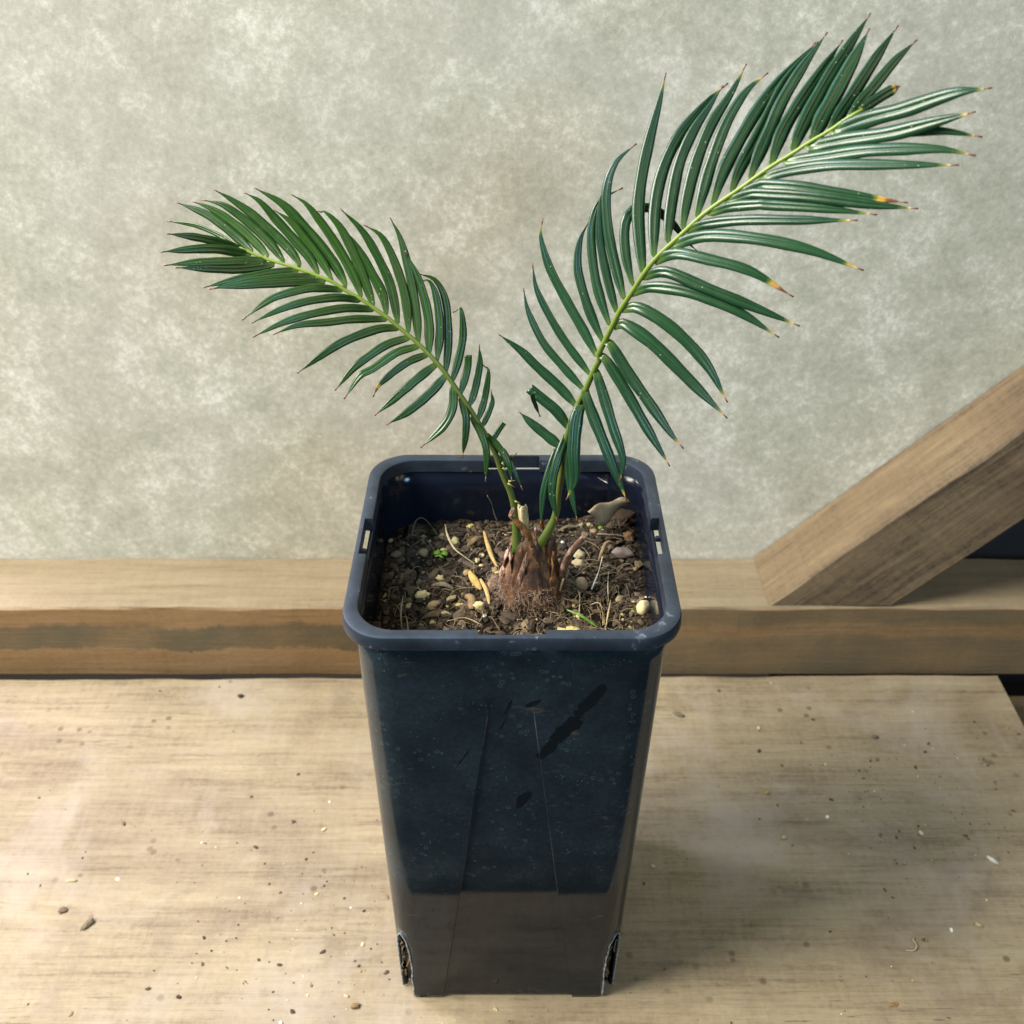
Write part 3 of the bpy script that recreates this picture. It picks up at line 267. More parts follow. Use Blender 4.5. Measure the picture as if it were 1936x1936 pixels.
ITEMS=[
['stone', 'pebble', 'pebble', 'dull tan pebble just left of the green clover seedling', 'tan pebbles on the potting soil', [[-0.04082, 0.03419]], [0.00228, 0.00228, 0.001824], 'tan', 0.15],
['stone', 'pebble', 'pebble', 'upright egg shaped tan pebble below the lower end of the pale curved stalk', 'tan pebbles on the potting soil', [[-0.0202, 0.0152]], [0.001672, 0.002128, 0.0013376000000000002], 'tan', 0.15],
['stone', 'pebble', 'pebble', 'oblong tan pebble lying above the two pale sprouts near the front left corner', 'tan pebbles on the potting soil', [[-0.03384, -0.00452]], [0.002888, 0.0019760000000000003, 0.0015808000000000003], 'tan', 0.15],
['stone', 'pebble', 'pebble', 'brownish pebble at the upper end of the pale curved stalk', 'tan pebbles on the potting soil', [[-0.03256, 0.04704]], [0.001824, 0.001824, 0.0014592000000000001], 'tan', 0.15],
['stone', 'pebble', 'pebble', 'dim pebble in the shade by the left inside wall of the pot', 'tan pebbles on the potting soil', [[-0.05379, 0.03587]], [0.002432, 0.0019760000000000003, 0.0015808000000000003], 'greybrown', 0.15],
['stone', 'pebble', 'pebble', 'small ochre pebble at the left foot of the plant base', 'tan pebbles on the potting soil', [[-0.00769, 0.01652]], [0.00152, 0.00152, 0.001216], 'ochre', 0.15],
['stone', 'pebble', 'pebble', 'largest upright oval tan pebble right of the plant base', 'tan pebbles on the potting soil', [[0.03065, 0.00665]], [0.002888, 0.003496, 0.002888], 'tan', 0.08],
['stone', 'pebble', 'pebble', 'pale cream pebble against the right inside wall near the front corner', 'tan pebbles on the potting soil', [[0.05647, -0.00879]], [0.00304, 0.0038000000000000004, 0.00304], 'cream', 0.12],
['stone', 'pebble', 'pebble', 'small tan pebble left of the small green sprout under the dry leaf', 'tan pebbles on the potting soil', [[0.03811, 0.04471]], [0.001824, 0.00152, 0.001216], 'tan', 0.15],
['stone', 'pebble', 'pebble', 'tiny tan pebble below the mauve grey stone by the right wall', 'tan pebbles on the potting soil', [[0.05518, 0.01811]], [0.001368, 0.00114, 0.000912], 'tan', 0.15],
['stone', 'stone', 'stone', 'flat mauve grey stone near the right inside wall', None, [[0.05057, 0.02618]], [0.0050160000000000005, 0.002888, 0.0023104], 'mauve', 0.2],
['stone', 'stone', 'stone', 'rough pale stone behind the reddish dry scale', None, [[0.03054, 0.02864]], [0.002888, 0.00228, 0.001824], 'cream2', 0.3],
['stone', 'stone', 'stone', 'rough ochre stone just in front of the pale rough stone behind the reddish dry scale', None, [[0.03022, 0.02212]], [0.00304, 0.0025840000000000004, 0.0020672000000000004], 'cream2', 0.3],
['stone', 'stone', 'stone', 'large flat yellow stone at the front edge of the soil under the green leaflet', None, [[0.02426, -0.02184]], [0.006688, 0.0025840000000000004, 0.0012920000000000002], 'yellow', 0.15],
['stone', 'soil_clod', 'clod', 'dark crumbly clod of soil under the curled dry leaf', None, [[0.05389, 0.0562]], [0.0062320000000000006, 0.00532, 0.004256], 'clod', 0.35],
['stone', 'bark_chip', 'bark chip', 'orange brown crumb of bark below the dark soil clod', None, [[0.05423, 0.04012]], [0.0025840000000000004, 0.00228, 0.00228], 'orangebark', 0.35],
['stone', 'grit_grain', 'grit', 'pale grit grain behind the upper part of the curved stalk', 'pale grit grains on the potting soil', [[-0.0266, 0.04269]], [0.001824, 0.00228, 0.0016416000000000002], 'grit', 0.3],
['stone', 'grit_grain', 'grit', 'pale grit grain touching the back of the clover seedling', 'pale grit grains on the potting soil', [[-0.03199, 0.03419]], [0.0019760000000000003, 0.001216, 0.0010944000000000001], 'grit', 0.3],
['stone', 'grit_grain', 'grit', 'pale grit grain beside the lower end of the curved stalk', 'pale grit grains on the potting soil', [[-0.01599, 0.02414]], [0.0012920000000000002, 0.001672, 0.0011628000000000003], 'grit', 0.3],
['stone', 'grit_grain', 'grit', 'small pale grit grain left of the tall ochre leaf strip', 'pale grit grains on the potting soil', [[-0.01361, 0.02809]], [0.00114, 0.00114, 0.001026], 'grit', 0.3],
['stone', 'grit_grain', 'grit', 'flat pale grit grain in front of the lower end of the curved stalk', 'pale grit grains on the potting soil', [[-0.01378, 0.02078]], [0.001216, 0.000912, 0.0008208000000000001], 'grit', 0.3],
['stone', 'grit_grain', 'grit', 'pale grit cluster in front of the clover seedling', 'pale grit grains on the potting soil', [[-0.03219, 0.01285]], [0.0019760000000000003, 0.00152, 0.001368], 'grit', 0.3],
['stone', 'grit_grain', 'grit', 'tiny pale grit grain left of the grit cluster in front of the clover', 'pale grit grains on the potting soil', [[-0.03889, 0.01076]], [0.000912, 0.00076, 0.000684], 'grit', 0.3],
['stone', 'grit_grain', 'grit', 'largest pale grit cluster at the left of the soil', 'pale grit grains on the potting soil', [[-0.03945, 0.00108]], [0.003344, 0.001824, 0.0016416000000000002], 'grit', 0.3],
['stone', 'grit_grain', 'grit', 'flat yellowish grit grain between the oblong pebble and the bright cream grain', 'pale grit grains on the potting soil', [[-0.02249, -0.00513]], [0.002128, 0.000912, 0.0008208000000000001], 'yellow', 0.3],
['stone', 'grit_grain', 'grit', 'brightest cream grit lump at the left front of the plant base', 'pale grit grains on the potting soil', [[-0.01436, -0.00855]], [0.002736, 0.002128, 0.0019152000000000001], 'grit', 0.3],
['stone', 'grit_grain', 'grit', 'small pale grit grain left of the dry leaf', 'pale grit grains on the potting soil', [[0.03643, 0.05085]], [0.00114, 0.0009880000000000002, 0.0008892000000000001], 'grit', 0.3],
['stone', 'grit_grain', 'grit', 'elongated cream grit grain touching the left side of the plant base', 'pale grit grains on the potting soil', [[-0.00638, 0.01442]], [0.00152, 0.00076, 0.000684], 'grit', 0.3],
['stone', 'grit_grain', 'grit', 'yellow grit grain near the back wall of the pot', 'pale grit grains on the potting soil', [[-0.01976, 0.05381]], [0.0019760000000000003, 0.001368, 0.0012312], 'yellow', 0.3],
['stone', 'grit_grain', 'grit', 'pale grit grain right of the two pale sprouts', 'pale grit grains on the potting soil', [[-0.03367, -0.01669]], [0.001368, 0.00076, 0.000684], 'grit', 0.3],
['stone', 'grit_grain', 'grit', 'narrow pale grit grain below the largest oval pebble', 'pale grit grains on the potting soil', [[0.02645, -0.00709]], [0.000912, 0.001368, 0.0008208000000000001], 'grit', 0.3],
['stone', 'grit_grain', 'grit', 'pale grit grain left of the cream pebble at the front right', 'pale grit grains on the potting soil', [[0.04714, -0.01097]], [0.001064, 0.000912, 0.0008208000000000001], 'grit', 0.3],
['stone', 'grit_grain', 'grit', 'dull grit grain behind the green leaflet on the soil', 'pale grit grains on the potting soil', [[0.0285, -0.01277]], [0.0019760000000000003, 0.00152, 0.001368], 'grit', 0.3],
['stone', 'grit_grain', 'grit', 'small yellow grit grain behind the cream pebble at the front right', 'pale grit grains on the potting soil', [[0.05284, -0.00341]], [0.001064, 0.000684, 0.0006156], 'yellow', 0.3],
['stone', 'grit_grain', 'grit', 'white grit bead on the right inside wall', 'pale grit grains on the potting soil', [[0.05956, -0.00117]], [0.000684, 0.000684, 0.0006156], 'white', 0.3],
['stone', 'grit_grain', 'grit', 'white fleck at the left of the hairy plant base', 'pale grit grains on the potting soil', [[-0.01154, -0.01396]], [0.00076, 0.001216, 0.000684], 'white', 0.3],
['stone', 'grit_grain', 'grit', 'white star shaped fleck behind the reddish dry scale', 'pale grit grains on the potting soil', [[0.0235, 0.03898]], [0.000912, 0.000912, 0.0008208000000000001], 'white', 0.3],
['stone', 'grit_grain', 'grit', 'flat ochre grit piece right of the largest oval pebble', 'pale grit grains on the potting soil', [[0.03688, 0.01089]], [0.00304, 0.001064, 0.0009576000000000001], 'grit', 0.3],
['stone', 'sprout_leaf', 'sprout', 'tiny round green sprout below the curled dry leaf', None, [[0.04173, 0.0482]], [0.001368, 0.0012920000000000002, 0.0007752000000000001], 'green', 0.1],
['stone', 'sprout_leaf', 'sprout', 'tiny round green sprout leaf touching the cream pebble at the front right', None, [[0.05238, -0.0094]], [0.0012920000000000002, 0.0009880000000000002, 0.0005928000000000001], 'green', 0.1],
['strip', 'leaf_scrap', 'leaf scrap', 'tall narrow ochre leaf scrap left of the plant base', 'dry leaf scraps on the potting soil', [[-0.0131, 0.04298], [-0.01079, 0.03168], [-0.0086, 0.02347], [-0.00633, 0.01784]], [0.0019760000000000003, 0.004, 0.0035, 0.002, 0.001], 'ochre', 0],
['strip', 'leaf_scrap', 'leaf scrap', 'broad golden leaf scrap at the left front of the plant base', 'dry leaf scraps on the potting soil', [[-0.01888, 0.0118], [-0.01674, 0.00703], [-0.01344, 0.00233]], [0.003344, 0.004, 0.003, 0.001], 'ochre2', 0],
['strip', 'leaf_scrap', 'leaf scrap', 'pale narrow leaf scrap crossing the golden one', 'dry leaf scraps on the potting soil', [[-0.0139, 0.00512], [-0.01101, -0.00117], [-0.00971, -0.00794]], [0.001824, 0.005, 0.003, 0.001], 'ochre', 0],
['strip', 'leaf_scrap', 'leaf scrap', 'brown leaf scrap between the curved stalk and the tall ochre scrap', 'dry leaf scraps on the potting soil', [[-0.02038, 0.03307], [-0.01675, 0.03728], [-0.01349, 0.04155]], [0.00228, 0.002, 0.003, 0.002], 'brownleaf', 0],
['strip', 'leaf_scrap', 'leaf scrap', 'tan brown leaf scrap behind the bright cream grit lump', 'dry leaf scraps on the potting soil', [[-0.02039, -0.00242], [-0.01757, -0.00488], [-0.01737, -0.01157]], [0.0038000000000000004, 0.002, 0.003, 0.001], 'brownleaf', 0],
['strip', 'leaf_scrap', 'leaf scrap', 'grey brown leaf scrap above the oblong pebble', 'dry leaf scraps on the potting soil', [[-0.03542, 0.00639], [-0.03015, 0.00448], [-0.02534, 0.00322]], [0.0019760000000000003, 0.001, 0.003, 0.001], 'greybrown', 0],
['strip', 'leaf_scrap', 'leaf scrap', 'crumpled brown scrap touching the left side of the plant base', 'dry leaf scraps on the potting soil', [[-0.01024, 7e-05], [-0.00795, 0.00512], [-0.00599, 0.00767]], [0.0038000000000000004, 0.002, 0.004, 0.002], 'brownleaf', 0],
['strip', 'leaf_scrap', 'leaf scrap', 'twisted brown scrap in front of the mauve grey stone', 'dry leaf scraps on the potting soil', [[0.03929, 0.02347], [0.04304, 0.0303], [0.04811, 0.03168]], [0.001672, 0.001, 0.005, 0.002], 'brownleaf', 0],
['strip', 'leaf_scrap', 'leaf scrap', 'thin grey scrap behind the right leaf stalk', 'dry leaf scraps on the potting soil', [[0.02171, 0.04806], [0.02645, 0.04952], [0.03159, 0.04996]], [0.001368, 0.001, 0.003, 0.001], 'greybrown', 0],
['tube', 'dry_stalk', 'stalk', 'pale curved stalk arching beside the clover seedling', 'dry stalks and rootlets on the potting soil', [[-0.0312, 0.04515], [-0.02966, 0.03587], [-0.02641, 0.02823], [-0.02211, 0.02347], [-0.0167, 0.02011]], [0.0009880000000000002, 0.009, 0.008, 0.006, 0.004, 0.001], 'cream2', 0],
['tube', 'rootlet', 'rootlet', 'thin dim looped rootlet in the shade by the left wall', 'dry stalks and rootlets on the potting soil', [[-0.0475, 0.04558], [-0.04534, 0.05099], [-0.04111, 0.05173], [-0.03483, 0.0466]], [0.000456, 0.001, 0.007, 0.008, 0.001], 'greybrown', 0],
['tube', 'rootlet', 'rootlet', 'thin rootlet standing against the back inside wall', 'dry stalks and rootlets on the potting soil', [[-0.00696, 0.06148], [-0.00859, 0.06686], [-0.00974, 0.07311], [-0.01162, 0.07949]], [0.000456, 0.001, 0.006, 0.011, 0.016], 'greybrown', 0],
['tube', 'rootlet', 'rootlet', 'rootlet hanging down from the largest oval pebble', 'dry stalks and rootlets on the potting soil', [[0.02883, 0.00196], [0.02934, -0.00365], [0.02835, -0.01574]], [0.000608, 0.001, 0.003, 0.001], 'cream2', 0],
['tube', 'dry_stalk', 'stalk', 'straight whitish stalk right of the largest oval pebble', 'dry stalks and rootlets on the potting soil', [[0.04059, 0.02078], [0.03821, 0.01285], [0.03479, 0.00258]], [0.000608, 0.006, 0.004, 0.002], 'white', 0],
['tube', 'dry_stalk', 'stalk', 'short tan stalk left of the front right soil crumbs', 'dry stalks and rootlets on the potting soil', [[0.04275, 0.01219], [0.04209, 0.00512], [0.04178, -0.00365]], [0.000608, 0.004, 0.003, 0.001], 'cream2', 0],
['tube', 'dry_stalk', 'stalk', 'frayed pale stalk at the front edge of the soil', 'dry stalks and rootlets on the potting soil', [[0.04247, -0.00611], [0.0407, -0.01456], [0.03899, -0.02276]], [0.00076, 0.004, 0.003, 0.001], 'cream2', 0],
['tube', 'dry_stalk', 'stalk', 'thin brown stalk bearing the white star shaped fleck', 'dry stalks and rootlets on the potting soil', [[0.02179, 0.02618], [0.01815, 0.02823], [0.02346, 0.03799]], [0.000456, 0.001, 0.003, 0.006], 'brownleaf', 0],
['tube', 'rootlet', 'rootlet', 'fine pale rootlet curling behind the green leaflet', 'dry stalks and rootlets on the potting soil', [[0.03389, -0.00611], [0.03732, -0.00733], [0.03856, -0.01217], [0.0385, -0.01869]], [0.00038, 0.001, 0.003, 0.003, 0.001], 'cream2', 0],
['tube', 'dry_stalk', 'stalk', 'mauve brown twig lying behind the mauve grey stone', 'dry stalks and rootlets on the potting soil', [[0.03952, 0.04012], [0.0451, 0.03587], [0.04994, 0.03377], [0.05654, 0.03307]], [0.000684, 0.002, 0.005, 0.005, 0.003], 'mauve', 0],
['tube', 'rootlet', 'rootlet', 'long pale rootlet along the front left of the soil', 'dry stalks and rootlets on the potting soil', [[-0.02751, -0.01751], [-0.01983, -0.01869], [-0.01214, -0.0216]], [0.000456, 0.001, 0.003, 0.001], 'cream2', 0],
['tube', 'sprout', 'sprout', 'taller of the two pale sprouts near the front left corner', None, [[-0.04576, -0.02334], [-0.04724, -0.01456], [-0.04646, -0.00794]], [0.000608, 0.0, 0.005, 0.01], 'cream2', 0],
['tube', 'sprout', 'sprout', 'shorter of the two pale sprouts near the front left corner', None, [[-0.04349, -0.02334], [-0.04428, -0.0181], [-0.04527, -0.01515]], [0.000532, 0.0, 0.003, 0.006], 'cream2', 0],
['tube', 'rootlet', 'rootlet', 'dim rootlet in the front left corner of the pot', 'dry stalks and rootlets on the potting soil', [[-0.05484, -0.02334], [-0.05802, -0.0181], [-0.05746, -0.01217]], [0.00038, 0.0, 0.003, 0.006], 'brownleaf', 0],
['strip', 'fallen_leaflet', 'leaflet', 'fallen green leaflet lying over the yellow stone at the front', None, [[0.02317, -0.01515], [0.02897, -0.01869], [0.03632, -0.02299]], [0.001064, 0.006, 0.005, 0.003], 'green2', 0]]
EX={'stub': [[[0.00661, 0.006, 0.23667], [0.00554, 0.006, 0.24628], [0.00438, 0.006, 0.26074]]], 'strap': [[[0.00869, -0.004, 0.24698], [0.00674, -0.004, 0.25351], [0.00297, -0.004, 0.25902], [-0.00112, -0.004, 0.2631]]], 'strap2': [[[-0.00112, -0.004, 0.26265], [-0.00015, -0.004, 0.26446], [0.00073, -0.004, 0.26697]]], 'white': [[[0.01014, -0.006, 0.24846], [0.00984, -0.006, 0.25495], [0.00965, -0.006, 0.25843]]], 'scale': [[[0.02125, -0.003, 0.2299], [0.02312, -0.003, 0.23767], [0.02582, -0.003, 0.24435], [0.03055, -0.003, 0.25185]]], 'scroot': [[[0.02068, -0.003, 0.21187], [0.02044, -0.003, 0.22198], [0.02203, -0.003, 0.2297]]], 'dryleaf': [[[0.03418, 0.036, 0.2375], [0.03565, 0.036, 0.23551]], [[0.03864, 0.04, 0.23844], [0.04079, 0.04, 0.22735]], [[0.04472, 0.044, 0.23771], [0.04528, 0.044, 0.22657]], [[0.05063, 0.046, 0.23866], [0.04893, 0.046, 0.23181]], [[0.0549, 0.047, 0.23537], [0.05407, 0.047, 0.23264]]], 'clover': [[-0.03263, 0.02892]], 'bench': {'chip': [-0.22857, -0.0124], 'chip2': [0.10902, 0.14516], 'leafbit': [-0.24646, 0.01637], 'drop': [-0.07887, -0.05903], 'fleck': [0.27364, 0.02961], 'curl': [0.21133, -0.02362], 'hull': [0.25106, -0.0124], 'grain': [0.15442, 0.07922], 'grain2': [0.15794, 0.04559], 'seed': [-0.18099, 0.16233], 'stain': [0.19263, -0.05817], 'bark': [0.23235, 0.12494], 'moss': [-0.24444, -0.00317]}}
# ---------------------------------------------------------------- geometry builders
def catmull(P,n):
    P=[Vector(p) for p in P]
    if len(P)==2: return [P[0].lerp(P[1],i/n) for i in range(n+1)]
    Q=[P[0]*2-P[1]]+P+[P[-1]*2-P[-2]]; pts=[]
    seg=len(P)-1; per=max(3,math.ceil(n/seg))
    for i in range(seg):
        a,b,c,d=Q[i:i+4]
        for k in range(per):
            u=k/per; pts.append(.5*((2*b)+(c-a)*u+(2*a-5*b+4*c-d)*u*u+(3*b-a-3*c+d)*u**3))
    pts.append(P[-1].copy())
    L=[0]
    for i in range(1,len(pts)): L.append(L[-1]+(pts[i]-pts[i-1]).length)
    out=[];j=0
    for i in range(n+1):
        s=L[-1]*i/n
        while j<len(L)-2 and L[j+1]<s: j+=1
        d=L[j+1]-L[j]; out.append(pts[j].lerp(pts[j+1],0 if d==0 else min(1,max(0,(s-L[j])/d))))
    return out
def tube_geo(P,rad,n=8,V=None,F=None,squash=1,cap=True):
    V=[] if V is None else V; F=[] if F is None else F; base=len(V); ref=Vector((.3,-.9,.3)).normalized()
    for i,q in enumerate(P):
        T=(P[min(i+1,len(P)-1)]-P[max(i-1,0)]).normalized(); a=T.cross(ref)
        if a.length<1e-3: a=T.cross(Vector((1,0,0)))
        a.normalize(); b=a.cross(T); r=rad(i/(len(P)-1)) if callable(rad) else rad
        for k in range(n):
            th=2*math.pi*k/n; V.append(q+a*math.cos(th)*r+b*math.sin(th)*r*squash)
    for i in range(len(P)-1):
        for k in range(n):
            F.append((base+i*n+k,base+i*n+(k+1)%n,base+(i+1)*n+(k+1)%n,base+(i+1)*n+k))
    if cap:
        F.append(tuple(base+k for k in range(n))[::-1]); F.append(tuple(base+(len(P)-1)*n+k for k in range(n)))
    return V,F
def box_geo(x0,x1,y0,y1,z0,z1,bev=0.0015,seg=1):
    bm=bmesh.new(); bmesh.ops.create_cube(bm,size=1)
    for v in bm.verts: v.co=Vector((x0+(v.co.x+.5)*(x1-x0),y0+(v.co.y+.5)*(y1-y0),z0+(v.co.z+.5)*(z1-z0)))
    if bev: bmesh.ops.bevel(bm,geom=bm.edges[:],offset=bev,segments=2,affect='EDGES')
    return bm
def bm_obj(name,bm,mat,parent=None,smooth=False):
    me=bpy.data.meshes.new(name); bm.to_mesh(me); bm.free(); return link(name,me,mat,parent,smooth)
def rough_box(name,x0,x1,y0,y1,z0,z1,mat,amp=.0008,cell=.012,seed=0.):
    """sawn timber: a box subdivided along its length with slightly wandering, chipped arrises"""
    nx=max(2,int((x1-x0)/cell)); prof=[]
    w,h=y1-y0,z1-z0; b=.0016
    for (a,c) in ((y0+b,z0),(y1-b,z0),(y1,z0+b),(y1,z1-b),(y1-b,z1),(y0+w*.66,z1),(y0+w*.33,z1),(y0+b,z1),(y0,z1-b),(y0,z0+h*.66),(y0,z0+h*.33),(y0,z0+b)): prof.append((a,c))
    V=[];F=[];n=len(prof)
    for i in range(nx+1):
        x=x0+(x1-x0)*i/nx
        for j,(a,c) in enumerate(prof):
            e=amp*(1.6 if j in (7,8,4,3) else .5)
            V.append((x+(.0006*fbm((j*3.1,seed,i)) if i in (0,nx) else 0),a+e*fbm((x*16+seed,j*.8,3)),c+e*fbm((x*16+seed,j*.8,9)) if c>z0+.001 else c))
    for i in range(nx):
        for j in range(n): F.append((i*n+j,(i+1)*n+j,(i+1)*n+(j+1)%n,i*n+(j+1)%n))
    F.append(tuple(range(n))); F.append(tuple(nx*n+k for k in range(n))[::-1])
    me=mesh(name,V,F); o=link(name,me,mat,None,False)
    bm=bmesh.new(); bm.from_mesh(me); bmesh.ops.recalc_face_normals(bm,faces=bm.faces); bm.to_mesh(me); bm.free(); return o
# ---------------------------------------------------------------- the setting
fl=link('floor',mesh('floor',[(-3,-3,-.85),(3,-3,-.85),(3,3,-.85),(-3,3,-.85)],[(0,1,2,3)]),M['floor'],None,False); tag(fl,kind='structure')
BX0=.19
# cement board: its lower right corner is cut away behind the diagonal brace
def wall():
    y0,y1=.2445,.2545
    bm=bmesh.new(); pts=[(-.42,.0),(.262,.0),(.262,.072),(.75,.56),(.75,.9),(-.42,.9)]
    f=bm.faces.new([bm.verts.new((x,y0,z)) for x,z in pts]); r=bmesh.ops.extrude_face_region(bm,geom=[f])
    for v in r['geom']:
        if isinstance(v,bmesh.types.BMVert): v.co.y=y1
    bmesh.ops.recalc_face_normals(bm,faces=bm.faces)
    o=bm_obj('wall_board',bm,M['wall']); tag(o,'mottled grey green cement board standing upright behind the bench','wall board'); return o
wall()
dk=bm_obj('shadow_sheet',box_geo(.20,.80,.262,.265,-.30,.70,0),M['shadow_dark']); tag(dk,'added dark sheet giving the deep shadow under the diagonal brace','shadow sheet')  # sheet put in to stand for the deep shadow below the brace
pl=rough_box('bench_plank',-.60,.331,-.114,.1795,-.030,0,M['plank'],.0007,.01,1.)
for v in pl.data.vertices:
    if v.co.y>.15: v.co.y+=.0045*(v.co.x+.36)/.69
tag(pl,'wide pale dirty plank carrying the pot','plank')
bt=rough_box('rear_batten',-.44,.62,.189,.244,-.006,.0544,M['batten'],.0009,.01,5.)
tag(bt,'square timber batten along the foot of the wall, grey above, orange in front','batten')
ll=rough_box('lower_ledge',-.62,.62,.130,.200,-.075,-.0345,M['batten'],.0008,.02,11.)
tag(ll,'dark timber ledge under the rear edge of the plank, seen at its right end','timber ledge')
def brace():
    L=.62;h=.0578
    V=[];F=[];nx=50
    y0,y1=.1905,.2435
    dx,dz=math.cos(R(45)),math.sin(R(45)); ox,oz=.1690,.0552
    prof=[(y0,.0012),(y0,h-.0015),(y0+.0015,h),(y0+.018,h),(y0+.036,h),(y1,h),(y1,0),(y0+.0012,0)]
    n=len(prof)
    for i in range(nx+1):
        s0=i/nx*L
        for j,(y,q) in enumerate(prof):
            # foot is cut level with the batten: lower edge starts further along
            start=(h-q)*1.0
            s=start+(L-start)*i/nx
            e=.0011 if j in (1,2) else .0004
            w=e*fbm((s*22,j*.7,2)) if i>0 else 0
            V.append((ox+s*dx+(h-q)*dx, y+w, oz+s*dz-(h-q)*dz+ w))
    for i in range(nx):
        for j in range(n): F.append((i*n+j,(i+1)*n+j,(i+1)*n+(j+1)%n,i*n+(j+1)%n))
    F.append(tuple(range(n))); F.append(tuple(nx*n+k for k in range(n))[::-1])
    me=mesh('diagonal_brace',V,F); o=link('diagonal_brace',me,M['brace'],None,False)
    # grain must run along the timber: bake rotation into the object
    rot=Matrix.Rotation(R(-45),4,'Y'); o.matrix_world=Matrix.Translation((ox,0,oz))@rot
    inv=o.matrix_world.inverted(); me.transform(inv)
    bm=bmesh.new(); bm.from_mesh(me); bmesh.ops.recalc_face_normals(bm,faces=bm.faces); bm.to_mesh(me); bm.free()
    tag(o,'rough brown timber brace rising diagonally to the right from the batten','brace')
brace()
# ---------------------------------------------------------------- the pot
H=.25
def sq(hw,r,npc=10):
    """columns of a rounded square as (x,y,nx,ny)"""
    out=[]
    for k,(cx,cy) in enumerate(((1,-1),(1,1),(-1,1),(-1,-1))):
        for i in range(npc+1):
            a=R(-90+90*k+90*i/npc); out.append((cx*(hw-r)+r*math.cos(a),cy*(hw-r)+r*math.sin(a)))
    return out
def pot():
    root=empty('plant_pot'); tag(root,'tall square black plastic nursery pot with water marks standing on the plank','plant pot')
    NC=16; crnd=random.Random(3); zs=[0,.0022,.006,.010,.016,.022,.028,.034,.040,.0445,.047,.050]+[.056+i*.0068 for i in range(28)]; zs=[z for z in zs if z<.2395]+[.2442]
    def hwz(z): return .0540+(.0612-.0540)*z/.2442
    def rz(z): return .0098+.006*z/.2442
    def lean(z): return -.0022*(1-z/.25)
    # (w) half width of the recessed panel
    def panel_w(z): return .0325+(.0078-.0325)*z/.218
    V=[];F=[];rows=[]
    side_u=[-1,-.86,-.72,-.58]; 
    for iz,z in enumerate(zs):
        hw=hwz(z); r=rz(z); fl_=hw-r; pw=max(.0006,min(panel_w(z),fl_*.93)) if z<.235 else .0005
        pts=[]
        dep=.00085*max(0,min(1,(.222-z)/.05)) 
        e=.00022
        us=[-fl_, -fl_+(fl_-pw)*.33, -fl_+(fl_-pw)*.66, -pw-e, -pw+e]+[-pw+e+(2*(pw-e))*k/6 for k in range(1,6)]+[pw-e, pw+e, fl_-(fl_-pw)*.66, fl_-(fl_-pw)*.33]
        for k in range(4):
            th=R(90*k)
            for j,u in enumerate(us):
                ins=dep if 4<=j<=10 else 0
                bul=.0007*math.cos(u/fl_*math.pi/2)*math.sin(min(1,z/.24)*math.pi)
                y=-hw+ins-bul; 
                pts.append((u*math.cos(th)-y*math.sin(th),u*math.sin(th)+y*math.cos(th),'f',j))
            for i in range(NC+1):
                a=R(-90+90*i/NC); x=fl_+r*math.cos(a); y=-fl_+r*math.sin(a)
                pts.append((x*math.cos(th)-y*math.sin(th),x*math.sin(th)+y*math.cos(th),'c',i))
        rows.append(pts)
    n=len(rows[0])
    for iz,row in enumerate(rows):
        for (x,y,k,j) in row:
            z=zs[iz]
            if iz==0 and k=='f' and 4<=j<=10: z+=.0018
            V.append((x+lean(zs[iz]),y,z))
    for iz in range(len(rows)-1):
        for j in range(n):
            j2=(j+1)%n; k,i=rows[0][j][2],rows[0][j][3]
            zt=zs[iz+1]
            cut=False
            if k=='c' and 4<=i<=NC-5 and zt<=.0445: cut=True
            if k=='c' and i in (3,NC-4) and zt<=(.034 if i==3 else .040): cut=True
            if k=='c' and 6<=i<=NC-6 and zt<=.050: cut=True
            if cut: continue
            F.append((iz*n+j,iz*n+j2,(iz+1)*n+j2,(iz+1)*n+j))
    me=mesh('pot_body',V,F); o=link('pot_body',me,M['pot'],root)
    me.set_sharp_from_angle(angle=R(17))
    m=o.modifiers.new('s','SOLIDIFY'); m.thickness=.0013; m.offset=-1
    # floor of the pot
    b=sq(.052,.011); me=mesh('pot_base',[(x+lean(0),y,.004) for x,y in b]+[(x+lean(0),y,.0055) for x,y in b],[tuple(range(len(b)))[::-1],tuple(range(len(b),2*len(b)))]+[(i,(i+1)%len(b),len(b)+(i+1)%len(b),len(b)+i) for i in range(len(b))])
    link('pot_base',me,M['pot'],root,False)
    # rim: swept profile
    prof=[(.0594,.2438,.0156),(.0595,.2485,.0157),(.0598,.2497,.0158),(.0604,.2501,.0160),(.0638,.2502,.0172),(.0648,.2498,.0176),(.0652,.2489,.0178),(.0654,.2452,.0178),(.0652,.2442,.0177),(.0644,.2438,.0174),(.0610,.2436,.0164),(.0600,.2436,.0160)]
    V=[];F=[];NN=None
    for hw,z,r in prof:
        s=sq(hw,r,14); 
        # extra points along sides so the rim can undulate a little
        ring=[]
        for i in range(len(s)):
            a=s[i]; c=s[(i+1)%len(s)]; ring.append(a)
            if math.dist(a,c)>.02:
                for q in range(1,12): ring.append((a[0]+(c[0]-a[0])*q/12,a[1]+(c[1]-a[1])*q/12))
        NN=len(ring)
        for x,y in ring: V.append((x,y,z+.0003*fbm((x*18,y*18,1))))
    P_=len(prof)
    for k in range(P_):
        for i in range(NN): F.append((k*NN+i,k*NN+(i+1)%NN,((k+1)%P_)*NN+(i+1)%NN,((k+1)%P_)*NN+i))
    me=mesh('pot_rim',V,F); rim=link('pot_rim',me,M['rim'],root,False)
    bm=bmesh.new(); bm.from_mesh(me); bmesh.ops.recalc_face_normals(bm,faces=bm.faces); bm.to_mesh(me); bm.free()
    # four slots cut through the rim
    bm=bmesh.new()
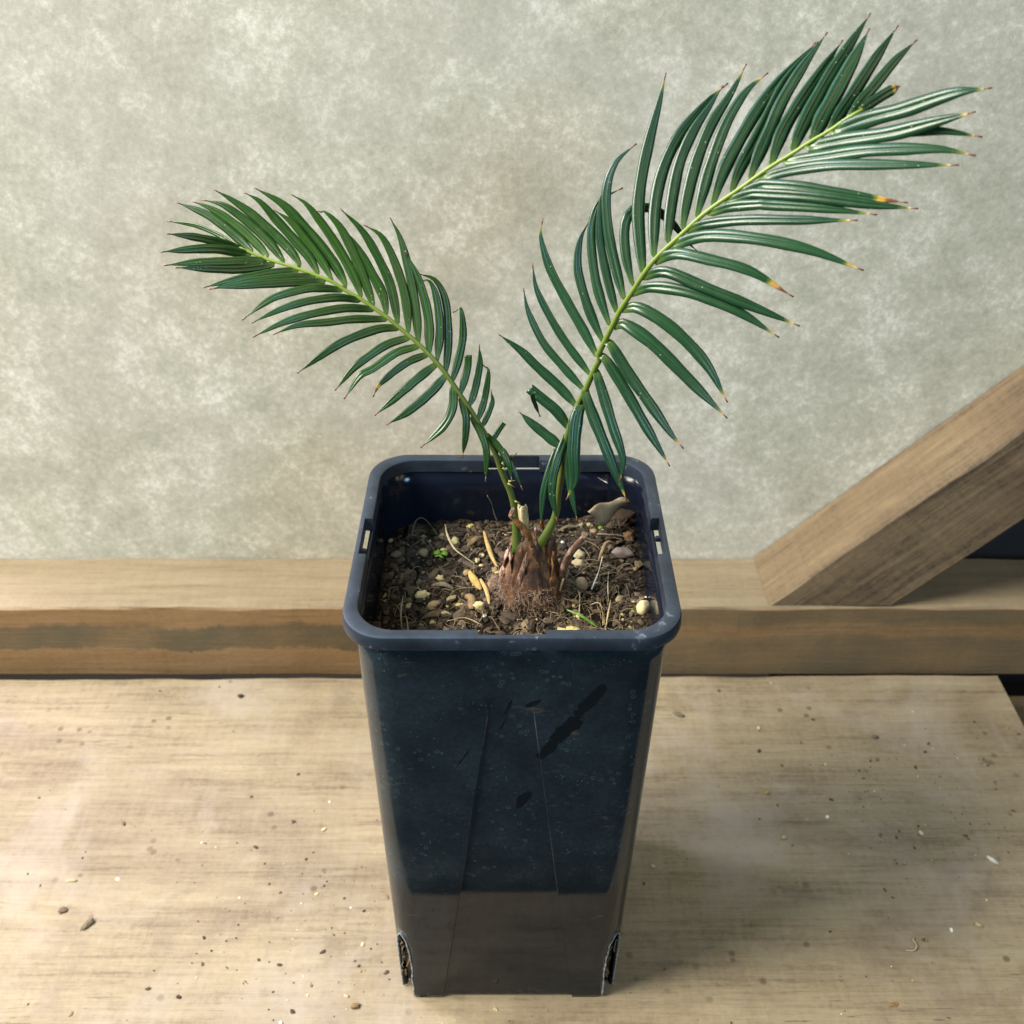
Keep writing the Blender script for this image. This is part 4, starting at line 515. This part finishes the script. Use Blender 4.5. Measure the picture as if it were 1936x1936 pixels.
    for k in range(4):
        w=.0127; d0,d1=.0585,.0631
        mat=Matrix.Rotation(R(90*k),4,'Z')@Matrix.Translation((0,-(d0+d1)/2,.247))@Matrix.Diagonal((2*w,d1-d0,.02,1))
        bmesh.ops.create_cube(bm,size=1,matrix=mat)
    cm=bpy.data.meshes.new('cut'); bm.to_mesh(cm); bm.free(); cu=bpy.data.objects.new('cut',cm); sc.collection.objects.link(cu)
    md=rim.modifiers.new('b','BOOLEAN'); md.operation='DIFFERENCE'; md.solver='EXACT'; md.object=cu
    dg=bpy.context.evaluated_depsgraph_get(); nm=bpy.data.meshes.new_from_object(rim.evaluated_get(dg)); rim.modifiers.clear(); rim.data=nm; nm.name='pot_rim'
    bpy.data.objects.remove(cu); 
    nm.polygons.foreach_set('use_smooth',[True]*len(nm.polygons)); nm.set_sharp_from_angle(angle=R(38))
    # little bridge tabs inside the side slots
    for k in (1,2,3,0):
        th=R(90*k)
        for q,(u,w) in enumerate(((.0045,.0012),)):
            bm=box_geo(u-w,u+w,-.0638,-.0610,.2442,.2462,.0003); bmesh.ops.rotate(bm,verts=bm.verts,cent=(0,0,0),matrix=Matrix.Rotation(th,3,'Z')); bm_obj('slot_tab',bm,M['rim'],root)
    # ragged pale lips and pale roots in the four drainage slots at the bottom corners
    rn=random.Random(12)
    for k in range(4):
        th=R(90*k); rot=Matrix.Rotation(th,3,'Z'); V=[];F=[]
        def cp(i,z,out=0.):
            hw=hwz(z); r=rz(z); a=R(-90+90*i/NC); return rot@Vector((hw-r+(r+out)*math.cos(a),-(hw-r)+(r+out)*math.sin(a),z))+Vector((lean(z),0,0))
        path=[cp(3.6+rn.uniform(-.3,.5),z,.0001) for z in (.001,.006,.012,.018,.024,.030,.034)]+[cp(4.3,.038),cp(4.5,.044),cp(6,.047),cp(7,.050),cp(9,.050),cp(11,.047),cp(11.6,.043),cp(12.2,.039)]+[cp(12.7+rn.uniform(-.5,.3),z,.0001) for z in (.033,.027,.021,.015,.009,.001)]
        tube_geo(catmull(path,60),lambda t:.00030+.00045*abs(fbm((t*14,k,0),3)),6,V,F)
        link('drain_slot_edge',mesh('drain_slot_edge',V,F),M['slotedge'],root)
        V=[];F=[]
        for _ in range(7):
            z=rn.uniform(.006,.042); i=rn.uniform(5,11); p0=cp(i,z,-.0014); pts=[p0]
            for q in range(5): i=max(4.5,min(11.5,i+rn.uniform(-1.5,1.5))); z=max(.003,min(.046,z+rn.uniform(-.005,.005))); pts.append(cp(i,z,rn.uniform(-.0018,.0002)))
            tube_geo(catmull(pts,14),rn.uniform(.00015,.00035),5,V,F)
        link('root_strand',mesh('root_strand',V,F),M['fibre'],root)
    return root
pot()
# ---------------------------------------------------------------- soil
ZS=.2165
def soil_h(x,y):
    h=.0022*fbm((x*38,y*38,.3),3)+.0012*fbm((x*140,y*140,2.3),3)
    d=math.hypot(x-.008,y-.004); h+=.0035*math.exp(-(d/.024)**2)
    h+=.0045*math.exp(-((x-.048)**2+(y-.045)**2)/.0003)-.003*max(0,(-x-.02)/.04)
    return ZS+h
def soil():
    n=150; V=[];F=[]; hw=.0592; r=.0155
    idx={}
    for i in range(n+1):
        for j in range(n+1):
            u=-1+2*i/n; v=-1+2*j/n; x,y=u*hw,v*hw
            cx,cy=hw-r,hw-r; dx,dy=abs(x)-cx,abs(y)-cy
            if dx>0 and dy>0:
                d=math.hypot(dx,dy)
                m=max(dx,dy)
                if d>1e-9: f_=m/d; x=math.copysign(cx+dx*f_,x); y=math.copysign(cy+dy*f_,y)
            z=soil_h(x,y)+.0007*fbm((x*420,y*420,5),3)
            V.append((x,y,z))
    for i in range(n):
        for j in range(n): a=i*(n+1)+j; F.append((a,a+n+1,a+n+2,a+1))
    # root ball down to the base, seen through the corner slots
    nb=len(V); b0=sq(.0585,.0155,8); K=26
    for k in range(K+1):
        z=.007+(.208-.007)*k/K; s=.0518+(.0583-.0518)*k/K
        for x,y in sq(s,.0095+.0045*k/K,8):
            a=math.atan2(y,x); q=.0009*fbm((x*260,y*260,z*260),3); V.append((x+q*math.cos(a)-.0022*(1-z/.25),y+q*math.sin(a),z))
    m=len(b0)
    for k in range(K):
        for j in range(m): F.append((nb+k*m+j,nb+k*m+(j+1)%m,nb+(k+1)*m+(j+1)%m,nb+(k+1)*m+j))
    F.append(tuple(nb+j for j in range(m))[::-1])
    o=link('potting_soil',mesh('potting_soil',V,F),M['soil']); tag(o,'dark crumbly potting soil filling the black pot','soil',kind='stuff')
soil()
ICO=None
def ico_verts(sub=1):
    bm=bmesh.new(); bmesh.ops.create_icosphere(bm,subdivisions=sub,radius=1); v=[x.co.copy() for x in bm.verts]; f=[tuple(q.index for q in p.verts) for p in bm.faces]; bm.free(); return v,f
I1=ico_verts(1); I2=ico_verts(3)
def scatter(name,pts,mat,label,cat,sizes,flat=.7,elong=1.6):
    V=[];F=[]
    for (x,y,z) in pts:
        b=len(V); s=sizes(); rz=random.random()*6.28; el=random.uniform(1,elong); fl2=random.uniform(flat*.6,1); tilt=random.uniform(-.5,.5)
        for v in I1[0]:
            q=v*random.uniform(.62,1.3); q=Vector((q.x*el,q.y,q.z*fl2))*s; q=Matrix.Rotation(rz,3,'Z')@(Matrix.Rotation(tilt,3,'X')@q); V.append((x+q.x,y+q.y,z+q.z))
        F+= [tuple(b+k for k in f) for f in I1[1]]
    o=link(name,mesh(name,V,F),mat,None,False); return tag(o,label,cat,kind='stuff')
P=[]
while len(P)<4000:
    x=random.uniform(-.0578,.0578); y=random.uniform(-.0578,.0578)
    if abs(x)+abs(y)>.105 or math.hypot(x-.008,y-.004)<.011: continue
    P.append((x,y,soil_h(x,y)+.0002))
scatter('soil_crumbs',P,M['crumb'],'loose dark crumbs of bark and soil covering the top of the pot','soil crumbs',lambda:min(.0020,.00042*random.paretovariate(2.1)))
P=[]
while len(P)<330:
    x=random.uniform(-.056,.056); y=random.uniform(-.056,.056)
    if abs(x)+abs(y)>.10 or math.hypot(x-.008,y-.004)<.013: continue
    P.append((x,y,soil_h(x,y)+.0007))
scatter('bark_flakes',P,M['flake'],'dark flat flakes of composted bark mixed into the top of the soil','bark flakes',lambda:min(.0024,.0009*random.paretovariate(2.5)),.22,2.6)
def fibres():
    V=[];F=[]
    for _ in range(420):
        x=random.uniform(-.052,.052); y=random.uniform(-.05,.053)
        if random.random()<.45: x=random.uniform(.015,.052); y=random.uniform(-.03,.02)
        a=random.random()*6.28; L=random.uniform(.003,.013); z=soil_h(x,y)+.0005; pts=[]; arch=random.uniform(.0,.0025)
        for k in range(6):
            pts.append(Vector((x,y,z+arch*math.sin(k/5*3.14)+.0004*random.random()))); a+=random.uniform(-.5,.5); x=max(-.054,min(.054,x+L/5*math.cos(a))); y=max(-.054,min(.054,y+L/5*math.sin(a)))
        tube_geo(pts,random.uniform(.00008,.00022),4,V,F)
    o=link('soil_fibres',mesh('soil_fibres',V,F),M['fibre']); tag(o,'tangle of fine pale root fibres lying over the soil','root fibres',kind='stuff')
fibres()
# ---------------------------------------------------------------- small things on the soil
def stone(name,loc,size,mat,rough,seed,rz=None):
    V=[]
    for v in I2[0]:
        d=1+rough*1.3*fbm((v.x*1.6+seed,v.y*1.6,v.z*1.6),4)+(rough*.7*fbm((v.x*5+seed,v.y*5,v.z*5),4) if rough>.3 else 0); V.append((v.x*d,v.y*d,v.z*d))
    me=mesh(name,V,I2[1]); o=link(name,me,mat); o.location=loc; o.scale=size; o.rotation_euler=(random.uniform(-.2,.2),random.uniform(-.2,.2),random.uniform(-.4,.4) if rz is None else rz)
    return o
def ribbon(name,P,w,mat,parent=None,up=Vector((0,-.6,.8)),curl=.25,thick=.00025,prof=None,n=14,nx=5,warp=.0):
    C=catmull(P,n); V=[];F=[]
    for i,q in enumerate(C):
        t=i/n; T=(C[min(i+1,n)]-C[max(i-1,0)]).normalized(); s=T.cross(up).normalized(); nn=s.cross(T)
        ww=w/2*(prof(t) if prof else max(.12,math.sin(math.pi*min(1,max(0,.08+.88*t)))**.6))
        for k in range(nx):
            u=-1+2*k/(nx-1); V.append(q+s*u*ww-nn*curl*ww*u*u+nn*warp*fbm((q.x*300,q.z*300+u,q.y*300)))
    for i in range(n):
        for k in range(nx-1): a=i*nx+k; F.append((a,a+1,a+nx+1,a+nx))
    o=link(name,mesh(name,V,F),mat,parent); m=o.modifiers.new('s','SOLIDIFY'); m.thickness=thick; m.offset=0; return o
for idx,(kind,name,cat,label,group,pts,dims,mat,rough) in enumerate(ITEMS):
    if kind=='stone':
        x,y=pts[0]
        lim=.0588-dims[0]*.8
        x=max(-lim,min(lim,x)); y=max(-lim,min(lim,y))
        o=stone(name,(x,y,soil_h(x,y)+dims[2]*.45),dims,M[mat],rough,idx*7.7)
    else:
        P3=[Vector((max(-.0560,min(.0560,x)),max(-.056,min(.056,y)),soil_h(x,y)+.0004+dims[1+min(i,len(dims)-2)])) for i,(x,y) in enumerate(pts)]
        if kind=='strip': o=ribbon(name,P3,dims[0],M[mat],curl=random.uniform(.1,.5),warp=.0004)
        else:
            C=catmull(P3,16); V,F=tube_geo(C,lambda t,w=dims[0]:w/2*(.75+.4*math.sin(t*7+idx)),6); o=link(name,mesh(name,V,F),M[mat])
    tag(o,label,cat,group)
def clover():
    x,y=EX['clover'][0]; z=soil_h(x,y); root=empty('clover_seedling',(x,y,z)); tag(root,'bright green clover seedling with three rounded leaves on the left of the soil','seedling')
    V,F=tube_geo(catmull([(0,.001,-.001),(.0004,.0006,.002),(0,0,.0036)],6),.0003,6); link('stem',mesh('stem',V,F),M['green'],root)
    for a in (20,140,255):
        V=[(0,0,.0036)];n=14
        for i in range(n+1):
            th=R(-62+124*i/n); r=.0032*(1-.28*math.exp(-(th/.25)**2)); V.append((r*math.cos(R(a)+th*.75),r*math.sin(R(a)+th*.75),.0037+.0005*math.cos(th*2)))
        F=[(0,i,i+1) for i in range(1,n+1)]; o=link('leaf',mesh('leaf',V,F),M['green'],root); m=o.modifiers.new('s','SOLIDIFY'); m.thickness=.0002
clover()
def dry_leaf():
    rows=[[Vector(p) for p in r] for r in EX['dryleaf']]; A=catmull([r[0] for r in rows],16); B=catmull([r[1] for r in rows],16); V=[];F=[];nx=9
    for i in range(17):
        t=i/16
        for k in range(nx):
            u=k/(nx-1)*(1+.18*fbm((i*.45,3,1))); q=A[i].lerp(B[i],u); q=q+Vector((0,-.0018*math.sin(u*math.pi)-.0003*math.sin(i*.9+u*2),.0018*math.sin(u*math.pi)+.0004*math.sin(i*.5))); V.append(q)
    for i in range(16):
        for k in range(nx-1): a=i*nx+k; F.append((a,a+1,a+nx+1,a+nx))
    o=link('dry_leaf',mesh('dry_leaf',V,F),M['dryleaf']); m=o.modifiers.new('s','SOLIDIFY'); m.thickness=.0003; tag(o,'curled brown dead leaf in the rear right corner of the pot','dead leaf')
dry_leaf()
# ---------------------------------------------------------------- the sago palm seedling
palm=empty('sago_palm',(.008,.004,ZS)); tag(palm,'young sago palm with two feathery green fronds growing in the black pot','palm seedling')
PW=Vector((.008,.004,ZS))
def pmesh(name,V,F,mat,parent=palm,smooth=True,off=None):
    off=PW if off is None else off
    o=link(name,mesh(name,[Vector(v)-off for v in V],F),mat,parent,smooth); return o
def leaf_attr(me,vals,cross=None):
    a=me.attributes.new('leaf','FLOAT_VECTOR','POINT'); a.data.foreach_set('vector',[c for v in vals for c in v])
    if cross: b=me.attributes.new('cross','FLOAT','POINT'); b.data.foreach_set('value',cross)
CAMP=Vector((0,-.379,.5246))
def leaflet(mat,parent,side,w,burn,P,nrm,rnd):
    n=22; C=catmull(P,n); X=((-1,-.55),(-.86,-.20),(-.55,.02),(-.26,.04),(-.07,-.12),(0,-.16),(.07,-.12),(.26,.04),(.55,.02),(.86,-.20),(1,-.55))
    V=[];F=[];A=[];U=[]; tw=random.uniform(-.22,.22)
    mid=C[n//2]; T=(C[n//2+1]-C[n//2-1]).normalized(); s=T.cross(nrm).normalized(); v=(CAMP-mid).normalized(); sv=(s-v*s.dot(v)); tv=(T-v*T.dot(v)).normalized(); eff=abs((sv-tv*sv.dot(tv)).length)
    w=w*min(1.5,1/max(.4,eff))*1.10
    wav=random.random()*6
    for i,q in enumerate(C):
        t=i/n; T=(C[min(i+1,n)]-C[max(i-1,0)]).normalized()
        nn=(Matrix.Rotation(tw*t,3,T)@nrm); s=T.cross(nn).normalized(); nn=s.cross(T).normalized()
        if burn==3: pf=min(1,.42+.58*(t/.3)**.8) if t<.3 else 1-.12*(t-.3)
        elif burn==4: pf=min(1,.6+.4*t/.3) if t<.85 else max(.05,(1-t)/.15)
        else:
            b0=.28 if side>0 else .62; pf=b0+(1-b0)*math.sin(min(1,t/.26)*math.pi/2) if t<.26 else (1-.10*(t-.26)/.34 if t<.60 else .9*max(.02,1-((t-.60)/.40)**1.9))
            pf*=1+.035*math.sin(t*23+wav)
        ww=w/2*pf
        for u,h in X:
            V.append(q+s*u*ww+nn*h*ww*.55*(.3+.7*min(1,t*6)))
            A.append((t if burn!=3 else t*.955,{0:-.25,1:.28,2:1.25,3:.0,4:1.3}[burn],rnd)); U.append(u)
    k=len(X)
    for i in range(n):
        for j in range(k-1): a=i*k+j; F.append((a,a+1,a+k+1,a+k))
    if burn not in (3,4):   # needle point
        T=(C[-1]-C[-3]).normalized(); b=len(V); e=C[-1]; r=.00008; L=.0011
        for q,rr in ((e-T*.0012,r*1.6),(e,r),(e+T*L,r*.3)):
            for j in range(5):
                th=j*1.2566; a1=T.orthogonal().normalized(); a2=T.cross(a1); V.append(q+a1*math.cos(th)*rr+a2*math.sin(th)*rr); A.append((1.03,.6,rnd)); U.append(.5)
        for i in range(2):
            for j in range(5): F.append((b+i*5+j,b+i*5+(j+1)%5,b+(i+1)*5+(j+1)%5,b+(i+1)*5+j))
    me=mesh('leaflet',[p-PW for p in V],F); leaf_attr(me,A,U); o=link('leaflet',me,mat,parent); m=o.modifiers.new('s','SOLIDIFY'); m.thickness=.00034; m.offset=-1
    return o
NR={'left':{1:(Vector((.20,-.84,.50)),Vector((.10,-.95,.30))),-1:(Vector((.22,-.60,.76)),Vector((.15,-.80,.55)))},
    'right':{1:(Vector((-.05,-.86,.50)),Vector((-.10,-.96,.24))),-1:(Vector((-.03,-.87,.50)),Vector((.12,-.88,.45)))}}
for key in ('left','right'):
    D=FR[key]; C=catmull(D['rachis'],70)
    r0=.00118 if key=='left' else .00135
    V,F=tube_geo(C,lambda t:r0*(1.15-.95*t**.7)+.00028+(.0009*max(0,1-t/.10)),12,squash=.85)
    A=[(i//12/70,0,0) for i in range(len(V))]
    me=mesh('frond',[v-PW for v in V],F); leaf_attr(me,A); fr=link('frond',me,M['rachis'],palm)
    fr['label']='lower frond leaning to the left' if key=='left' else 'taller frond arching to the upper right'
    for (side,w,burn,P3) in D['leaf']:
        tb=min(1,max(0,(Vector(P3[0])-C[0]).length/(C[-1]-C[0]).length)); nr=NR[key][side][0].lerp(NR[key][side][1],tb)+Vector((random.uniform(-.12,.12),random.uniform(-.12,.12),random.uniform(-.12,.12)))
        leaflet(M['leaf' if key=='left' else 'leaf2'],fr,side,w,burn,P3,nr.normalized(),random.random())
    # short spines on the bare leaf stalk
    for s in (FR['spines'][:6] if key=='left' else FR['spines'][6:]):
        V,F=tube_geo([Vector(s[0]),Vector(s[0]).lerp(Vector(s[1]),.5),Vector(s[1])],lambda t:.00045*(1-.9*t),6); pmesh('spine',V,F,M['spine'],fr)
def caudex():
    V=[];F=[];n=64;K=34; cx,cy=.008,.003
    for i in range(K+1):
        t=i/K; z=.204+t*.046; r=.0150*(1-.50*t**1.5)+.0012*math.sin(t*5)
        if t>.9: r*=1-((t-.9)/.1)**2*.65
        for k in range(n):
            a=2*math.pi*k/n; d=1+.13*fbm((math.cos(a)*2.2,math.sin(a)*2.2,t*2.2),4)+.06*fbm((math.cos(a)*9,math.sin(a)*9,t*4),3)
            V.append((cx+.0005*math.sin(t*3)+r*d*math.cos(a),cy+r*d*math.sin(a)*.92,z))
    for i in range(K):
        for k in range(n): F.append((i*n+k,i*n+(k+1)%n,(i+1)*n+(k+1)%n,(i+1)*n+k))
    F.append(tuple(K*n+k for k in range(n)))
    c=pmesh('caudex',V,F,M['caudex'])
    # overlapping pointed scale leaves round the base
    rnd=random.Random(5)
    rings=[(12,.0142,.209,.022,.0052),(11,.0130,.216,.025,.0046),(10,.0112,.225,.023,.0038),(7,.0085,.234,.018,.0030)]
    for ri,(cnt,r,z0,L,w) in enumerate(rings):
        for j in range(cnt):
            a=2*math.pi*(j+.5*ri+rnd.uniform(-.2,.2))/cnt; l=L*rnd.uniform(.5,1.2); ra=r*rnd.uniform(.96,1.06)
            d=Vector((math.cos(a),math.sin(a)*.92,0)); lean=rnd.uniform(-.0015,.002)
            sd=Vector((-math.sin(a),math.cos(a),0))*rnd.uniform(-.0025,.0025)
            P0=Vector((cx,cy,z0))+d*ra*.97; P1=Vector((cx,cy,z0+l*.35))+d*(ra*.93+.0007); P2=Vector((cx,cy,z0+l*.7))+d*(ra*.74+.0009+lean*.4)+sd*.5; P3=Vector((cx,cy,z0+l))+d*(ra*.62+.0009+lean)+sd
            col=M['scale'] if (math.cos(a)<.1 or ri==0 and rnd.random()<.5) else M['scale2']
            V2=[];C=catmull([P0,P1,P2,P3],14)
            o=ribbon('scale_leaf',[p-PW for p in (P0,P1,P2,P3)],w*rnd.uniform(.6,1.25),col,palm,up=(d+sd*80+Vector((0,0,rnd.uniform(-.2,.3)))).normalized(),curl=rnd.uniform(.1,.7),thick=.0004,prof=lambda t:max(.04,(1-t**1.8))*(.9+.12*math.sin(9*t)),n=14,nx=7,warp=.0014)
    # snapped stubs of older leaf stalks
    s=[Vector(p) for p in EX['stub'][0]]
    V=[];F=[];C=catmull(s,14)
    for i,q in enumerate(C):
        t=i/14
        for k in range(16):
            a=2*math.pi*k/16; r=.00195*(1.05-.1*t)*(1+.22*math.cos(a*4+1)); V.append(q+Vector((r*math.cos(a),r*math.sin(a)*.7,(.0012*math.sin(a*3) if i==14 else 0))))
    for i in range(14):
        for k in range(16): F.append((i*16+k,i*16+(k+1)%16,(i+1)*16+(k+1)%16,(i+1)*16+k))
    F.append(tuple(14*16+k for k in range(16))); o=pmesh('leaf_stub',V,F,M['straw']); o['label']='pale straw coloured snapped stub'
    sub=lambda L:[Vector(p)-PW for p in L]
    o=ribbon('scale_leaf',sub(EX['strap'][0]),.0026,M['scale2'],palm,curl=.5,thick=.0006,warp=.0006); o['label']='torn reddish brown strap crossing the stub'
    ribbon('scale_leaf',sub(EX['strap2'][0]),.0019,M['scale'],palm,curl=.2,thick=.0004)
    V,F=tube_geo(catmull([Vector(p) for p in EX['white'][0]],8),lambda t:.00028+(.00035 if t>.85 else 0),6); pmesh('scale_leaf',V,F,M['scale'])
    o=ribbon('scale_leaf',sub(EX['scale'][0]),.0036,M['scale'],palm,up=Vector((.45,-.8,.35)),curl=.55,thick=.0007,prof=lambda t:.45+.55*math.sin(math.pi*min(1,.15+t*.75)),warp=.0003); o['label']='long dry scale bending away to the right with a pale tip'
    V,F=tube_geo(catmull([Vector(p) for p in EX['scroot'][0]],10),.0005,6); pmesh('aerial_root',V,F,M['straw'])
    # short dark green and brown stump behind on the right
    V,F=tube_geo(catmull([(.0165,-.001,.225),(.0163,.000,.238),(.0160,.001,.2485)],8),lambda t:.0030*(1-.15*t),12); o=pmesh('leaf_stub',V,F,M['caudex']); o['label']='dark stump at the foot of the right frond'
    # woolly root hair at the base
    V=[];F=[]
    for _ in range(800):
        a=rnd.uniform(-3.3,.4) if rnd.random()<.85 else rnd.uniform(0,6.28); r=.0150*rnd.uniform(.9,1.12); z=rnd.uniform(.213,.229)
        if math.cos(a)>.5 and z>.222: continue
        p=Vector((cx+r*math.cos(a),cy+r*math.sin(a)*.92,z)); pts=[p.copy()]
        d=Vector((math.cos(a)*.6+rnd.uniform(-1,1),math.sin(a)*.6+rnd.uniform(-1,1),rnd.uniform(-.4,.9))).normalized(); l=rnd.uniform(.0009,.0021)
        for k in range(5):
            p=p+d*l*.6; d=(d+Vector((rnd.uniform(-.9,.9),rnd.uniform(-.9,.9),rnd.uniform(-1,.6)))).normalized(); pts.append(p.copy())
        tube_geo(pts,rnd.uniform(.00005,.00010),4,V,F,cap=False)
    pmesh('root_hair',V,F,M['hair'])
caudex()
# ---------------------------------------------------------------- crumbs and litter on the plank
B=EX['bench']
P=[]
for _ in range(650):
    if random.random()<.35: x,y=random.gauss(-.09,.06),random.gauss(-.02,.05)
    elif random.random()<.5: x,y=random.gauss(.26,.05),random.gauss(.08,.05)
    else: x,y=random.uniform(-.40,.325),random.uniform(-.12,.175)
    if (abs(x)<.058 and abs(y)<.058) or not(-.11<y<.176) or x>.326: continue
    P.append((x,y,.0002))
scatter('plank_specks',P,M['specks'],'fine dark and pale specks of dirt scattered over the plank','dirt specks',lambda:min(.0011,.00026*random.paretovariate(1.9)),.6,1.8)
def bchip(name,key,size,mat,label,cat,rz=0,rough=.35):
    x,y=B[key]; o=stone(name,(x,y,size[2]*.6),size,M[mat],rough,x*99,rz); tag(o,label,cat)
bchip('bark_chip','chip',(.0040,.0018,.0012),'greybrown','long dark bark chip on the left front of the plank','bark chip',.9)
bchip('bark_chip','chip2',(.0036,.0016,.0012),'greybrown','dark bark chip behind the pot to its right','bark chip',-.5)
bchip('leaf_fragment','leafbit',(.0030,.0011,.0006),'cream2','pale leaf fragment on the far left of the plank','leaf fragment',-.1)
bchip('moss_crumb','moss',(.0026,.0018,.0010),'greybrown','greenish grey crumb above the long dark bark chip','crumb',.3)
bchip('seed','seed',(.0022,.0014,.0011),'clod','black seed on the rear edge of the plank left of the pot','seed',-.4)
bchip('white_fleck','fleck',(.0032,.0010,.0010),'white','larger white fleck on the right end of the plank','fleck',-.9,.5)
bchip('seed_husk','hull',(.0019,.0012,.0010),'cream2','pale seed husk on the front right of the plank','husk',-.3)
bchip('grit_grain','grain',(.0013,.0012,.0010),'ochre2','round amber grain right of the pot','grain',0)
bchip('grit_grain','grain2',(.0012,.0012,.0010),'cream','round cream grain in front of the amber one right of the pot','grain',0)
bchip('rust_crumb','stain',(.0022,.0012,.0005),'orangebark','orange brown crumb near the front edge on the right of the plank','crumb',.2)
bchip('bark_crumb','bark',(.0018,.0012,.0010),'greybrown','small dark crumb near the rear right end of the plank','crumb',.2)
x,y=B['curl']; V,F=tube_geo(catmull([(x-.004,y-.004,.0006),(x,y-.0045,.0010),(x+.0022,y-.002,.0016),(x+.0015,y+.002,.0012),(x+.003,y+.0035,.0006)],16),.00035,6)
o=link('rootlet',mesh('rootlet',V,F),M['cream2']); tag(o,'curly pale rootlet lying on the right of the plank','rootlet')
bchip('damp_crumb','drop',(.0022,.0015,.0010),'brownleaf','glossy brown crumb on the plank in front of the pot to its left','crumb',.2)
